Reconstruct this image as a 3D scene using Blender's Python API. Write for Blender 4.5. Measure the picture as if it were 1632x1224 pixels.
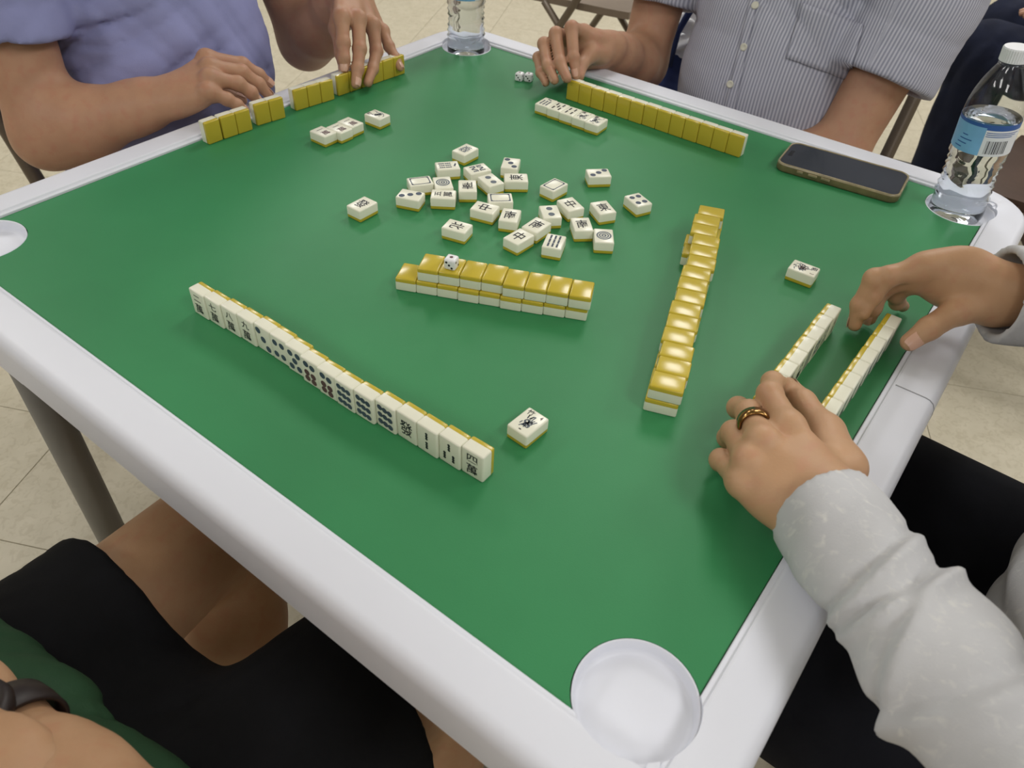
import bpy, bmesh, math, random
import numpy as np
from mathutils import Vector, Matrix

# ---------------------------------------------------------------- clean start
for o in list(bpy.data.objects):
    bpy.data.objects.remove(o)
SC = bpy.context.scene
COL = SC.collection
random.seed(4)
RNG = np.random.default_rng(4)

# ---------------------------------------------------------------- camera
TZ = 0.74            # height of the green playing surface
S = 0.88             # side of the green square
CAM = np.array([-0.2085, -0.0244, 1.2167])
FPX = 1230.2
RR = np.array([[0.6037, -0.7960, 0.0448],
               [-0.5202, -0.4359, -0.7345],
               [0.6041, 0.4201, -0.6772]])      # rows: right, down, forward
_u, _s, _v = np.linalg.svd(RR)
RR = _u @ _v
cam = bpy.data.cameras.new('camera')
cam_o = bpy.data.objects.new('camera', cam)
COL.objects.link(cam_o)
cam.sensor_width = 36.0
cam.lens = 36.0 * FPX / 1632.0
cam.clip_start = 0.02
cam.clip_end = 60
M = Matrix(((RR[0][0], -RR[1][0], -RR[2][0], CAM[0]),
            (RR[0][1], -RR[1][1], -RR[2][1], CAM[1]),
            (RR[0][2], -RR[1][2], -RR[2][2], CAM[2]),
            (0, 0, 0, 1)))
cam_o.matrix_world = M
cam.dof.use_dof = True
cam.dof.focus_distance = 0.85
cam.dof.aperture_fstop = 11.0
SC.camera = cam_o


def pt(u, v, ax, val):
    """world point on the ray of photo pixel (u, v) where one coordinate is known"""
    d = np.array([(u - 816) / FPX, (v - 612) / FPX, 1.0]) @ RR
    i = 'xyz'.index(ax)
    return CAM + d * (val - CAM[i]) / d[i]


def tp(u, v, z=0.0):
    return pt(u, v, 'z', TZ + z)


# ---------------------------------------------------------------- light
world = bpy.data.worlds.new('room_air')
SC.world = world
world.use_nodes = True
world.node_tree.nodes['Background'].inputs[0].default_value = (0.8, 0.85, 0.95, 1)
world.node_tree.nodes['Background'].inputs[1].default_value = 0.25
CEIL = 2.75


def ceiling_panel(x, y, power, sx=1.2, sy=0.6, rz=0.0):
    l = bpy.data.lights.new('ceiling_panel', 'AREA')
    l.shape = 'RECTANGLE'
    l.size = sx
    l.size_y = sy
    l.energy = power
    l.color = (1.0, 0.99, 0.985)
    o = bpy.data.objects.new('ceiling_panel', l)
    COL.objects.link(o)
    o.location = (x, y, CEIL - 0.02)
    o.rotation_euler = (0, 0, rz)


for px, py in ((2.4, 0.9), (2.4, 3.3), (2.4, -1.5), (0.0, 3.3), (-2.4, 0.9), (-2.4, 3.3), (4.8, 0.9), (4.8, 3.3),
               (0.0, -1.5), (-2.4, -1.5), (4.8, -1.5)):
    ceiling_panel(px, py, 52, rz=0.43)

SC.view_settings.view_transform = 'Standard'
SC.view_settings.look = 'None'
SC.view_settings.gamma = 1.0
SC.view_settings.use_curve_mapping = False
SC.view_settings.exposure = -0.95


# ---------------------------------------------------------------- materials
def srgb(r, g, b):
    f = lambda c: (c / 255 / 12.92) if c / 255 <= 0.04045 else ((c / 255 + 0.055) / 1.055) ** 2.4
    return (f(r), f(g), f(b), 1.0)


def mat(name, col, rough=0.5, spec=0.5, noise=0.0, nscale=30.0, col2=None, bump=0.0, bscale=200.0, metal=0.0,
        coat=0.0, sss=0.0, trans=0.0, ior=1.45, sheen=0.0, detail=4.0):
    m = bpy.data.materials.new(name)
    m.use_nodes = True
    nt = m.node_tree
    b = nt.nodes['Principled BSDF']
    b.inputs['Base Color'].default_value = col
    b.inputs['Roughness'].default_value = rough
    b.inputs['Specular IOR Level'].default_value = spec
    b.inputs['Metallic'].default_value = metal
    b.inputs['Coat Weight'].default_value = coat
    b.inputs['IOR'].default_value = ior
    b.inputs['Transmission Weight'].default_value = trans
    b.inputs['Sheen Weight'].default_value = sheen
    if sss:
        b.inputs['Subsurface Weight'].default_value = sss
        b.inputs['Subsurface Radius'].default_value = (0.012, 0.005, 0.003)
        b.inputs['Subsurface Scale'].default_value = 0.6
    tc = nt.nodes.new('ShaderNodeTexCoord')
    if noise or col2:
        n = nt.nodes.new('ShaderNodeTexNoise')
        n.inputs['Scale'].default_value = nscale
        n.inputs['Detail'].default_value = detail
        nt.links.new(tc.outputs['Object'], n.inputs['Vector'])
        r = nt.nodes.new('ShaderNodeValToRGB')
        c2 = col2 or tuple(min(1, c * (1 + noise)) for c in col[:3]) + (1,)
        c1 = col if col2 else tuple(c * (1 - noise) for c in col[:3]) + (1,)
        r.color_ramp.elements[0].position = 0.32
        r.color_ramp.elements[1].position = 0.68
        r.color_ramp.elements[0].color = c1
        r.color_ramp.elements[1].color = c2
        nt.links.new(n.outputs['Fac'], r.inputs['Fac'])
        nt.links.new(r.outputs['Color'], b.inputs['Base Color'])
    if bump:
        n2 = nt.nodes.new('ShaderNodeTexNoise')
        n2.inputs['Scale'].default_value = bscale
        n2.inputs['Detail'].default_value = 3.0
        nt.links.new(tc.outputs['Object'], n2.inputs['Vector'])
        bp = nt.nodes.new('ShaderNodeBump')
        bp.inputs['Strength'].default_value = bump
        bp.inputs['Distance'].default_value = 0.002
        nt.links.new(n2.outputs['Fac'], bp.inputs['Height'])
        nt.links.new(bp.outputs['Normal'], b.inputs['Normal'])
    return m


MT = {}
MT['felt'] = mat('green_mat', srgb(52, 130, 80), 0.5, 0.42, noise=0.06, nscale=7, bump=0.05, bscale=900)
MT['rim'] = mat('white_plastic', srgb(225, 227, 236), 0.42, 0.4, noise=0.01, nscale=5)
MT['tile_white'] = mat('tile_cream', srgb(234, 233, 214), 0.25, 0.5, sss=0.0)
MT['tile_gold'] = mat('tile_gold', srgb(194, 173, 56), 0.2, 0.6)
MT['ink'] = mat('ink_black', srgb(28, 30, 38), 0.5)
MT['ink_blue'] = mat('ink_blue', srgb(70, 82, 100), 0.5)
MT['ink_red'] = mat('ink_red', srgb(98, 68, 72), 0.5)
MT['ink_grey'] = mat('ink_grey', srgb(96, 106, 116), 0.5)
MT['dice'] = mat('dice_white', srgb(235, 236, 238), 0.2)
MT['steel'] = mat('steel_grey', srgb(138, 136, 130), 0.5, metal=0.1)
MT['chair'] = mat('chair_taupe', srgb(122, 108, 94), 0.45, noise=0.03)
MT['chair_dark'] = mat('chair_brown', srgb(104, 92, 78), 0.4, metal=0.2)


# ---------------------------------------------------------------- object helpers
def mesh_obj(name, verts, faces, m=None, parent=None, smooth=False):
    me = bpy.data.meshes.new(name)
    me.from_pydata([tuple(map(float, v)) for v in verts], [], [tuple(map(int, f)) for f in faces])
    me.update()
    return data_obj(name, me, m, parent, smooth)


def data_obj(name, me, m=None, parent=None, smooth=False):
    if m is not None and not me.materials:
        for mm in (m if isinstance(m, (list, tuple)) else [m]):
            me.materials.append(mm)
    if smooth:
        me.polygons.foreach_set('use_smooth', [True] * len(me.polygons))
    o = bpy.data.objects.new(name, me)
    COL.objects.link(o)
    if parent is not None:
        o.parent = parent
    return o


def bm_obj(name, bm, m=None, parent=None, smooth=False):
    me = bpy.data.meshes.new(name)
    bmesh.ops.recalc_face_normals(bm, faces=bm.faces[:])
    bm.to_mesh(me)
    bm.free()
    return data_obj(name, me, m, parent, smooth)


def tag(o, label, cat, group=None):
    o['label'] = label
    o['category'] = cat
    if group:
        o['group'] = group
    return o


def empty(name, loc=(0, 0, 0), rz=0.0):
    o = bpy.data.objects.new(name, None)
    o.empty_display_size = 0.02
    COL.objects.link(o)
    o.location = tuple(map(float, loc))
    o.rotation_euler = (0, 0, rz)
    return o


def struct(o):
    o['kind'] = 'structure'
    return o


def add_box(bm, c, s, rz=0.0, bevel=0.0, seg=2, mtx=None):
    r = bmesh.ops.create_cube(bm, size=1.0)
    vs = r['verts']
    bmesh.ops.scale(bm, vec=s, verts=vs)
    if bevel:
        es = list({e for v in vs for e in v.link_edges})
        rb = bmesh.ops.bevel(bm, geom=es, offset=bevel, segments=seg, profile=0.5, affect='EDGES')
        vs = list({v for f in rb['faces'] for v in f.verts} | {v for v in vs if v.is_valid})
    mt = mtx if mtx is not None else Matrix.Translation(c) @ Matrix.Rotation(rz, 4, 'Z')
    bmesh.ops.transform(bm, matrix=mt, verts=vs)
    return vs


def lathe(prof, n=48, cap=True):
    """profile list (r, z) bottom to top -> verts, faces"""
    vs, fs = [], []
    for r, z in prof:
        for k in range(n):
            a = 2 * math.pi * k / n
            vs.append((r * math.cos(a), r * math.sin(a), z))
    for i in range(len(prof) - 1):
        for k in range(n):
            fs.append((i * n + k, i * n + (k + 1) % n, (i + 1) * n + (k + 1) % n, (i + 1) * n + k))
    if cap:
        if prof[0][0] > 1e-6:
            fs.append(tuple(reversed(range(n))))
        if prof[-1][0] > 1e-6:
            fs.append(tuple((len(prof) - 1) * n + k for k in range(n)))
    return vs, fs


def tube(pts, r, n=10):
    """round bar along points -> verts, faces"""
    pts = [Vector(p) for p in pts]
    vs, fs = [], []
    prev = None
    for i, p in enumerate(pts):
        if i == 0:
            t = pts[1] - p
        elif i == len(pts) - 1:
            t = p - pts[i - 1]
        else:
            t = (pts[i + 1] - p).normalized() + (p - pts[i - 1]).normalized()
        t.normalize()
        if prev is None:
            a = t.orthogonal().normalized()
        else:
            a = (prev - t * prev.dot(t)).normalized()
        prev = a
        b = t.cross(a)
        rr = r[i] if isinstance(r, (list, tuple)) else r
        for k in range(n):
            an = 2 * math.pi * k / n
            vs.append(p + (a * math.cos(an) + b * math.sin(an)) * rr)
    for i in range(len(pts) - 1):
        for k in range(n):
            fs.append((i * n + k, i * n + (k + 1) % n, (i + 1) * n + (k + 1) % n, (i + 1) * n + k))
    fs.append(tuple(reversed(range(n))))
    fs.append(tuple((len(pts) - 1) * n + k for k in range(n)))
    return vs, fs

# ================================================================ the room
FLOOR_A = math.radians(25.5)
fm = mat('vinyl_floor', srgb(190, 182, 160), 0.42, 0.4, nscale=22, col2=srgb(200, 192, 171), bump=0.05, bscale=60, detail=9)
# second, finer veining over the base
nt = fm.node_tree
b = nt.nodes['Principled BSDF']
src = b.inputs['Base Color'].links[0].from_socket
tc = [n for n in nt.nodes if n.type == 'TEX_COORD'][0]
mu = nt.nodes.new('ShaderNodeTexMusgrave') if hasattr(bpy.types, 'ShaderNodeTexMusgrave') else nt.nodes.new('ShaderNodeTexNoise')
mu.inputs['Scale'].default_value = 60
mu.inputs['Detail'].default_value = 8
if 'Distortion' in mu.inputs:
    mu.inputs['Distortion'].default_value = 1.2
nt.links.new(tc.outputs['Object'], mu.inputs['Vector'])
rp = nt.nodes.new('ShaderNodeValToRGB')
rp.color_ramp.elements[0].position = 0.40
rp.color_ramp.elements[0].color = (0.84, 0.82, 0.78, 1)
rp.color_ramp.elements[1].position = 0.50
rp.color_ramp.elements[1].color = (1, 1, 1, 1)
nt.links.new(mu.outputs[0], rp.inputs['Fac'])
mx = nt.nodes.new('ShaderNodeMix')
mx.data_type = 'RGBA'
mx.blend_type = 'MULTIPLY'
mx.inputs[0].default_value = 0.6
nt.links.new(src, mx.inputs[6])
nt.links.new(rp.outputs['Color'], mx.inputs[7])
nt.links.new(mx.outputs[2], b.inputs['Base Color'])
MT['floor'] = fm
MT['joint'] = mat('floor_joint', srgb(164, 156, 136), 0.7)

bm = bmesh.new()
add_box(bm, (0, 0, -0.053), (14, 14, 0.1))
floor = struct(bm_obj('floor', bm, [MT['joint']]))
floor.location = (1.0, 1.0, 0)
TS = 0.3048
bm = bmesh.new()
add_box(bm, (0, 0, 0), (TS - 0.0014, TS - 0.0014, 0.006), bevel=0.0005, seg=1)
me_tile = bpy.data.meshes.new('floor_tile')
bm.to_mesh(me_tile)
bm.free()
me_tile.materials.append(fm)
ca, sa = math.cos(FLOOR_A), math.sin(FLOOR_A)
cells = []
ORG = (2.66, 2.56)
for i in range(-22, 23):
    for j in range(-22, 23):
        x = ORG[0] + (i + .5) * TS * ca - (j + .5) * TS * sa
        y = ORG[1] + (i + .5) * TS * sa + (j + .5) * TS * ca
        if not (-5.6 < x < 7.6 and -5.6 < y < 7.6):
            continue
        d = np.array([x, y, 0]) - CAM
        q = RR @ d
        vis = 0
        if q[2] > 0.2:
            uu, vv = 816 + FPX * q[0] / q[2], 612 + FPX * q[1] / q[2]
            if -250 < uu < 1882 and -250 < vv < 1500:
                vis = 1
        cells.append((0 if vis else 1, float(np.linalg.norm(d)), x, y))
cells.sort()
for k, (nv, dist, x, y) in enumerate(cells[:290]):
    o = bpy.data.objects.new('floor_tile', me_tile)
    COL.objects.link(o)
    o.parent = floor
    o.location = (x - 1.0, y - 1.0, -0.003)
    o.rotation_euler = (0, 0, FLOOR_A + (k % 2) * math.pi / 2)
bm = bmesh.new()
for nv, dist, x, y in cells[290:]:
    add_box(bm, (x - 1, y - 1, -0.003), (TS - 0.0022, TS - 0.0022, 0.006), rz=FLOOR_A)
o = bm_obj('floor_tiles_beyond', bm, fm, floor)
o['kind'] = 'stuff'

wm = mat('wall_paint', srgb(214, 210, 200), 0.8, 0.2, bump=0.03, bscale=80)
for nm, c, s in (('wall_back', (1, 8.05, CEIL / 2), (14, .1, CEIL)), ('wall_right', (8.05, 1, CEIL / 2), (.1, 14.2, CEIL)),
                 ('wall_left', (-6.05, 1, CEIL / 2), (.1, 14.2, CEIL)), ('wall_front', (1, -6.05, CEIL / 2), (14, .1, CEIL))):
    bm = bmesh.new()
    add_box(bm, c, s)
    struct(bm_obj(nm, bm, wm))
bm = bmesh.new()
add_box(bm, (1, 1, CEIL + 0.05), (14.2, 14.2, 0.1))
struct(bm_obj('ceiling', bm, mat('ceiling_board', srgb(228, 228, 224), 0.9, 0.1)))

# ================================================================ the table
RIM = 0.046          # width of the white frame outside the green square
LIP = 0.005          # frame stands proud of the mat
CUPR = 0.0415
CUPC = [(0.032, 0.032), (S - 0.032, 0.032), (S - 0.032, S - 0.032), (0.032, S - 0.032)]
CSGN = [(1, 1), (-1, 1), (-1, -1), (1, -1)]
table = empty('folding_game_table', (S / 2, S / 2, 0))
tag(table, 'square folding game table with green playing mat, white plastic frame and corner cup holders', 'table')


def local(v):
    return (v[0] - S / 2, v[1] - S / 2, v[2])


def mat_outline(off=0.0, n=22):
    """outline of the green mat: square with a round bite at each corner (counter-clockwise)"""
    pts = []
    for (cx, cy), (sx, sy) in zip(CUPC, CSGN):
        r = CUPR + off
        # the two points where the circle meets the sides of the square
        inset = off
        xs = 0 + inset if sx > 0 else S - inset
        ys = 0 + inset if sy > 0 else S - inset
        dx = xs - cx
        dy = ys - cy
        pA = (xs, cy + sy * math.sqrt(r * r - dx * dx))      # on vertical side
        pB = (cx + sx * math.sqrt(r * r - dy * dy), ys)      # on horizontal side
        if (sx > 0) == (sy > 0):
            p0, p1 = pA, pB
        else:
            p0, p1 = pB, pA
        a0 = math.atan2(p0[1] - cy, p0[0] - cx)
        a1 = math.atan2(p1[1] - cy, p1[0] - cx)
        # sweep through the direction (sx, sy), which points into the table
        am = math.atan2(sy, sx)
        while a0 - am > math.pi: a0 -= 2 * math.pi
        while a0 - am < -math.pi: a0 += 2 * math.pi
        while a1 - am > math.pi: a1 -= 2 * math.pi
        while a1 - am < -math.pi: a1 += 2 * math.pi
        for k in range(n + 1):
            a = a0 + (a1 - a0) * k / n
            pts.append((cx + r * math.cos(a), cy + r * math.sin(a)))
    return pts


ol = mat_outline(0.0008)
# counter-clockwise order of the corners
nv = len(ol)
vs = [local((x, y, TZ)) for x, y in ol] + [local((x, y, TZ - 0.003)) for x, y in ol]
fs = [tuple(range(nv)), tuple(reversed(range(nv, 2 * nv)))] + [(k, k + nv, (k + 1) % nv + nv, (k + 1) % nv) for k in range(nv)]
mesh_obj('playing_mat', vs, fs, MT['felt'], table)


def rrect(d, r, n=10):
    """rounded rectangle offset d outside the green square, corner radius r; 4*(n+1) points"""
    pts = []
    for cx, cy, a0 in ((-d + r, -d + r, math.pi), (S + d - r, -d + r, 1.5 * math.pi), (S + d - r, S + d - r, 0), (-d + r, S + d - r, .5 * math.pi)):
        for k in range(n + 1):
            a = a0 + .5 * math.pi * k / n
            pts.append((cx + r * math.cos(a), cy + r * math.sin(a)))
    return pts


# white frame: boolean-free build, a ring of profile sections following rounded rectangles
NSEG = 10
prof = [(0.0, TZ - 0.012), (0.0, TZ + .0020), (0.0008, TZ + .0028), (0.0040, TZ + .0032), (0.0050, TZ + .0052), (0.0072, TZ + .0060), (0.0345, TZ + 0.0060), (0.0385, TZ + .0053), (0.0425, TZ + .0027), (0.0450, TZ - 0.0018), (RIM, TZ - 0.008),
        (RIM + .0008, TZ - 0.040), (RIM - .002, TZ - 0.044), (RIM - 0.006, TZ - 0.042), (RIM - .009, TZ - 0.02), (0.0, TZ - 0.02)]
rings = []
for d, z in prof:
    r = max(0.0005, 0.034 + d * 0.9) if d > 0.012 else max(0.0004, 0.0004 + d * 2.2)
    rings.append([(x, y, z) for x, y in rrect(d, r, NSEG)])
n0 = len(rings[0])
vs, fs = [], []
for rg in rings:
    vs += [local(p) for p in rg]
m_ = len(rings)
for i in range(m_):
    for k in range(n0):
        a, b_ = i * n0 + k, i * n0 + (k + 1) % n0
        c_, d_ = ((i + 1) % m_) * n0 + (k + 1) % n0, ((i + 1) % m_) * n0 + k
        fs.append((a, d_, c_, b_))
frame = mesh_obj('frame', vs, fs, MT['rim'], table, smooth=True)
# cut the cup wells out of the frame
cutters = []
bmc = bmesh.new()
for cx, cy in CUPC:
    bmesh.ops.create_cone(bmc, cap_ends=True, segments=64, radius1=CUPR, radius2=CUPR, depth=0.2,
                          matrix=Matrix.Translation(local((cx, cy, TZ))))
# notch in the skirt on the near side, where the table folds
add_box(bmc, local((-RIM, 0.560, TZ - 0.047)), (0.03, 0.19, 0.016), bevel=.004, seg=1)
cut = bm_obj('cut_tmp', bmc, None, table)
md = frame.modifiers.new('cut', 'BOOLEAN')
md.object = cut
md.solver = 'EXACT'
bpy.context.view_layer.update()
dg = bpy.context.evaluated_depsgraph_get()
me2 = bpy.data.meshes.new_from_object(frame.evaluated_get(dg))
frame.modifiers.clear()
frame.data = me2
bpy.data.objects.remove(cut)
try:
    for p in me2.polygons:
        p.use_smooth = True
    me2.set_sharp_from_angle(angle=math.radians(35))
except Exception:
    pass
# thin seams where the frame halves meet
MT['seam'] = mat('seam_grey', srgb(150, 150, 156), 0.6)
for xs, ys, ax in ((S / 2, -1, 'x'), (S / 2, S + 1, 'x')):
    sgn = -1 if ys < 0 else 1
    y0 = 0 if sgn < 0 else S
    pts = [local((xs, y0 + sgn * d, z + .00005)) for d, z in prof[5:12]]
    vv, ff = [], []
    for p in pts:
        vv += [(p[0] - .0006, p[1], p[2]), (p[0] + .0006, p[1], p[2])]
    for k in range(len(pts) - 1):
        ff.append((2 * k, 2 * k + 1, 2 * k + 3, 2 * k + 2))
    o = mesh_obj('fold_seam', vv, ff, MT['seam'], table)
    sm = o.modifiers.new('t', 'SOLIDIFY')
    sm.thickness = 0.0003
# cup wells
for (cx, cy) in CUPC:
    pr_ = [(0.0, TZ - 0.0245), (CUPR - 0.004, TZ - 0.0245), (CUPR - .0015, TZ - 0.0235), (CUPR - 0.001, TZ - 0.02), (CUPR - .0004, TZ + LIP - 0.0035),
           (CUPR + .0012, TZ + LIP - 0.0025), (CUPR + .0005, TZ - 0.026), (0.0, TZ - 0.0275)]
    pr_ = [(0.0, TZ - 0.0125), (CUPR - 0.006, TZ - 0.0125), (CUPR - .003, TZ - 0.0115), (CUPR - 0.0022, TZ - 0.008), (CUPR - .0012, TZ - 0.001),
           (CUPR - .0002, TZ + 0.0006), (CUPR - .0002, TZ - 0.014), (0.0, TZ - 0.0155)]
    v_, f_ = lathe([(r, z) for r, z in pr_], 64, cap=False)
    mesh_obj('cup_holder', [(x + cx - S / 2, y + cy - S / 2, z) for x, y, z in v_], f_, MT['rim'], table, smooth=True)
# web of plastic behind each cup well, in the very corner
for (cx, cy), (sx, sy) in zip(CUPC, CSGN):
    xs = 0 if sx > 0 else S
    ys = 0 if sy > 0 else S
    dx, dy = xs - cx, ys - cy
    pA = math.atan2(sy * math.sqrt(CUPR ** 2 - dx * dx), dx)
    pB = math.atan2(dy, sx * math.sqrt(CUPR ** 2 - dy * dy))
    am = math.atan2(-sy, -sx)
    fix = lambda a: am + ((a - am + math.pi) % (2 * math.pi) - math.pi)
    a0, a1 = fix(math.atan2(-sy * math.sqrt(CUPR ** 2 - dx * dx), dx)), fix(math.atan2(dy, -sx * math.sqrt(CUPR ** 2 - dy * dy)))
    arc = [(cx + (CUPR - .0004) * math.cos(a0 + (a1 - a0) * k / 12), cy + (CUPR - .0004) * math.sin(a0 + (a1 - a0) * k / 12)) for k in range(13)]
    poly = arc + [(xs - sx * .003, arc[-1][1] - sy * .003), (xs - sx * .003, ys - sy * .003), (arc[0][0] - sx * .003, ys - sy * .003 if False else arc[0][1])]
    bm = bmesh.new()
    f = bm.faces.new([bm.verts.new(local((x, y, TZ - .01))) for x, y in poly])
    ex = bmesh.ops.extrude_face_region(bm, geom=[f])
    bmesh.ops.translate(bm, vec=(0, 0, .0142), verts=[v for v in ex['geom'] if isinstance(v, bmesh.types.BMVert)])
    bm_obj('corner_web', bm, MT['rim'], table)
# tray under the mat and the steel legs
bm = bmesh.new()
add_box(bm, (0, 0, TZ - 0.0175), (S + 0.03, S + 0.03, 0.005))
bm_obj('tray_underside', bm, MT['rim'], table)
for sx in (-1, 1):
    for sy in (-1, 1):
        top = Vector((sx * 0.436, sy * 0.368, TZ - 0.02))
        bot = Vector((sx * 0.436, sy * 0.374, 0.03))
        v_, f_ = tube([top, bot], 0.020, 24)
        lg = mesh_obj('leg', v_, f_, MT['steel'], table, smooth=True)
        v_, f_ = tube([bot + Vector((0, 0, .02)), (bot.x, bot.y, 0.0)], 0.0225, 20)
        mesh_obj('foot_cap', v_, f_, mat('foot_grey', srgb(70, 70, 72), 0.6), lg)

# ================================================================ the tiles
TW, TH, TT = 0.0221, 0.0296, 0.0152      # width, length, thickness


def tile_part(z0, z1, bev):
    """rounded slab with the long side on Y, between z0 and z1 (TT/2 is the printed face)"""
    bm = bmesh.new()
    add_box(bm, (0, 0, (z0 + z1) / 2), (TW, TH, z1 - z0), bevel=bev, seg=3)
    bmesh.ops.recalc_face_normals(bm, faces=bm.faces[:])
    me = bpy.data.meshes.new('tile_layer')
    bm.to_mesh(me)
    bm.free()
    for p in me.polygons:
        p.use_smooth = True
    return me


GOLD = 0.0046
ME_BODY = tile_part(-TT / 2 + GOLD * .55, TT / 2, 0.0016)
ME_BODY.name = 'tile_body'
ME_BODY.materials.append(MT['tile_white'])
bmg = bmesh.new()
add_box(bmg, (0, 0, -TT / 2 + GOLD), (TW - 0.00015, TH - 0.00015, GOLD * 2), bevel=0.0016, seg=3)
geom = bmg.verts[:] + bmg.edges[:] + bmg.faces[:]
bmesh.ops.bisect_plane(bmg, geom=geom, plane_co=(0, 0, -TT / 2 + GOLD), plane_no=(0, 0, 1), clear_outer=True)
bmesh.ops.recalc_face_normals(bmg, faces=bmg.faces[:])
ME_GOLD = bpy.data.meshes.new('tile_back')
bmg.to_mesh(ME_GOLD)
bmg.free()
for p in ME_GOLD.polygons:
    p.use_smooth = True
ME_GOLD.materials.append(MT['tile_gold'])
# the white body starts where the gold layer ends
bmw = bmesh.new()
add_box(bmw, (0, 0, GOLD / 2 - 0.0009), (TW, TH, TT - GOLD + 0.0018), bevel=0.0016, seg=3)
bmesh.ops.bisect_plane(bmw, geom=bmw.verts[:] + bmw.edges[:] + bmw.faces[:], plane_co=(0, 0, -TT / 2 + GOLD), plane_no=(0, 0, -1), clear_outer=True)
bmesh.ops.recalc_face_normals(bmw, faces=bmw.faces[:])
ME_BODY = bpy.data.meshes.new('tile_body')
bmw.to_mesh(ME_BODY)
bmw.free()
for p in ME_BODY.polygons:
    p.use_smooth = True
ME_BODY.materials.append(MT['tile_white'])

# ---- prints -------------------------------------------------------------
FZ = TT / 2 + 0.00012
_glyphs = {}


def glyph(txt):
    """flat mesh of characters, centred, 1 unit high"""
    if txt in _glyphs:
        return _glyphs[txt]
    cu = bpy.data.curves.new('print', 'FONT')
    cu.body = txt
    cu.size = 1.0
    cu.offset = 0.012
    cu.resolution_u = 3
    ob = bpy.data.objects.new('print', cu)
    COL.objects.link(ob)
    bpy.context.view_layer.update()
    dgx = bpy.context.evaluated_depsgraph_get()
    me = bpy.data.meshes.new_from_object(ob.evaluated_get(dgx))
    v = np.array([x.co[:2] for x in me.vertices]) if len(me.vertices) else np.zeros((0, 2))
    f = [tuple(p.vertices) for p in me.polygons]
    bpy.data.objects.remove(ob)
    bpy.data.curves.remove(cu)
    bpy.data.meshes.remove(me)
    if len(v):
        v = (v - (v.max(0) + v.min(0)) / 2)
        v = v / max(v.max(0) - v.min(0))
    _glyphs[txt] = (v, f)
    return _glyphs[txt]


class Print:
    def __init__(s):
        s.v, s.f, s.m, s.mats = [], [], [], []

    def add(s, v, f, m):
        if m not in s.mats:
            s.mats.append(m)
        k = s.mats.index(m)
        n = len(s.v)
        s.v += [(float(x), float(y), FZ) for x, y in v]
        s.f += [tuple(i + n for i in q) for q in f]
        s.m += [k] * len(f)

    def text(s, t, x, y, w, h, m):
        v, f = glyph(t)
        if len(v):
            s.add(v * np.array([w, h]) + np.array([x, y]), f, m)

    def ring(s, x, y, r0, r1, m, n=20):
        v, f = [], []
        for k in range(n):
            a = 2 * math.pi * k / n
            v += [(x + r0 * math.cos(a), y + r0 * math.sin(a)), (x + r1 * math.cos(a), y + r1 * math.sin(a))]
        for k in range(n):
            a, b = 2 * k, 2 * ((k + 1) % n)
            f.append((a, a + 1, b + 1, b))
        s.add(v, f, m)

    def disc(s, x, y, r, m, n=14):
        s.add([(x + r * math.cos(2 * math.pi * k / n), y + r * math.sin(2 * math.pi * k / n)) for k in range(n)], [tuple(range(n))], m)

    def bar(s, x0, y0, x1, y1, w, m):
        d = np.array([x1 - x0, y1 - y0])
        L = np.linalg.norm(d)
        p = np.array([-d[1], d[0]]) / L * w / 2
        a, b = np.array([x0, y0]), np.array([x1, y1])
        s.add([a - p, b - p, b + p, a + p], [(0, 1, 2, 3)], m)

    def dot(s, x, y, r, m):
        s.ring(x, y, r * .72, r, m, 16)
        s.disc(x, y, r * .52, m, 10)
        s.ring(x, y, r * .5, r * .8, m, 16)

    def stick(s, x, y, m, L=0.0066, w=0.0021, ang=0.0):
        """bamboo stick: three little lobes joined by a stem"""
        c, n = math.cos(ang), math.sin(ang)
        for k in (-1, 0, 1):
            px, py = 0, k * L * .34
            s.ring(x + px * c - py * n, y + px * n + py * c, w * .22, w * .52, m, 10)
        s.bar(x + n * L * .48, y - c * L * .48, x - n * L * .48, y + c * L * .48, w * .4, m)

    def mesh(s, name):
        me = bpy.data.meshes.new(name)
        me.from_pydata(s.v, [], s.f)
        for m in s.mats:
            me.materials.append(MT[m])
        me.polygons.foreach_set('material_index', s.m)
        me.update()
        return me


NUM = {1: '一', 2: '二', 3: '三', 4: '四', 5: '五', 6: '六', 7: '七', 8: '八', 9: '九'}
_faces = {}


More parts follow.
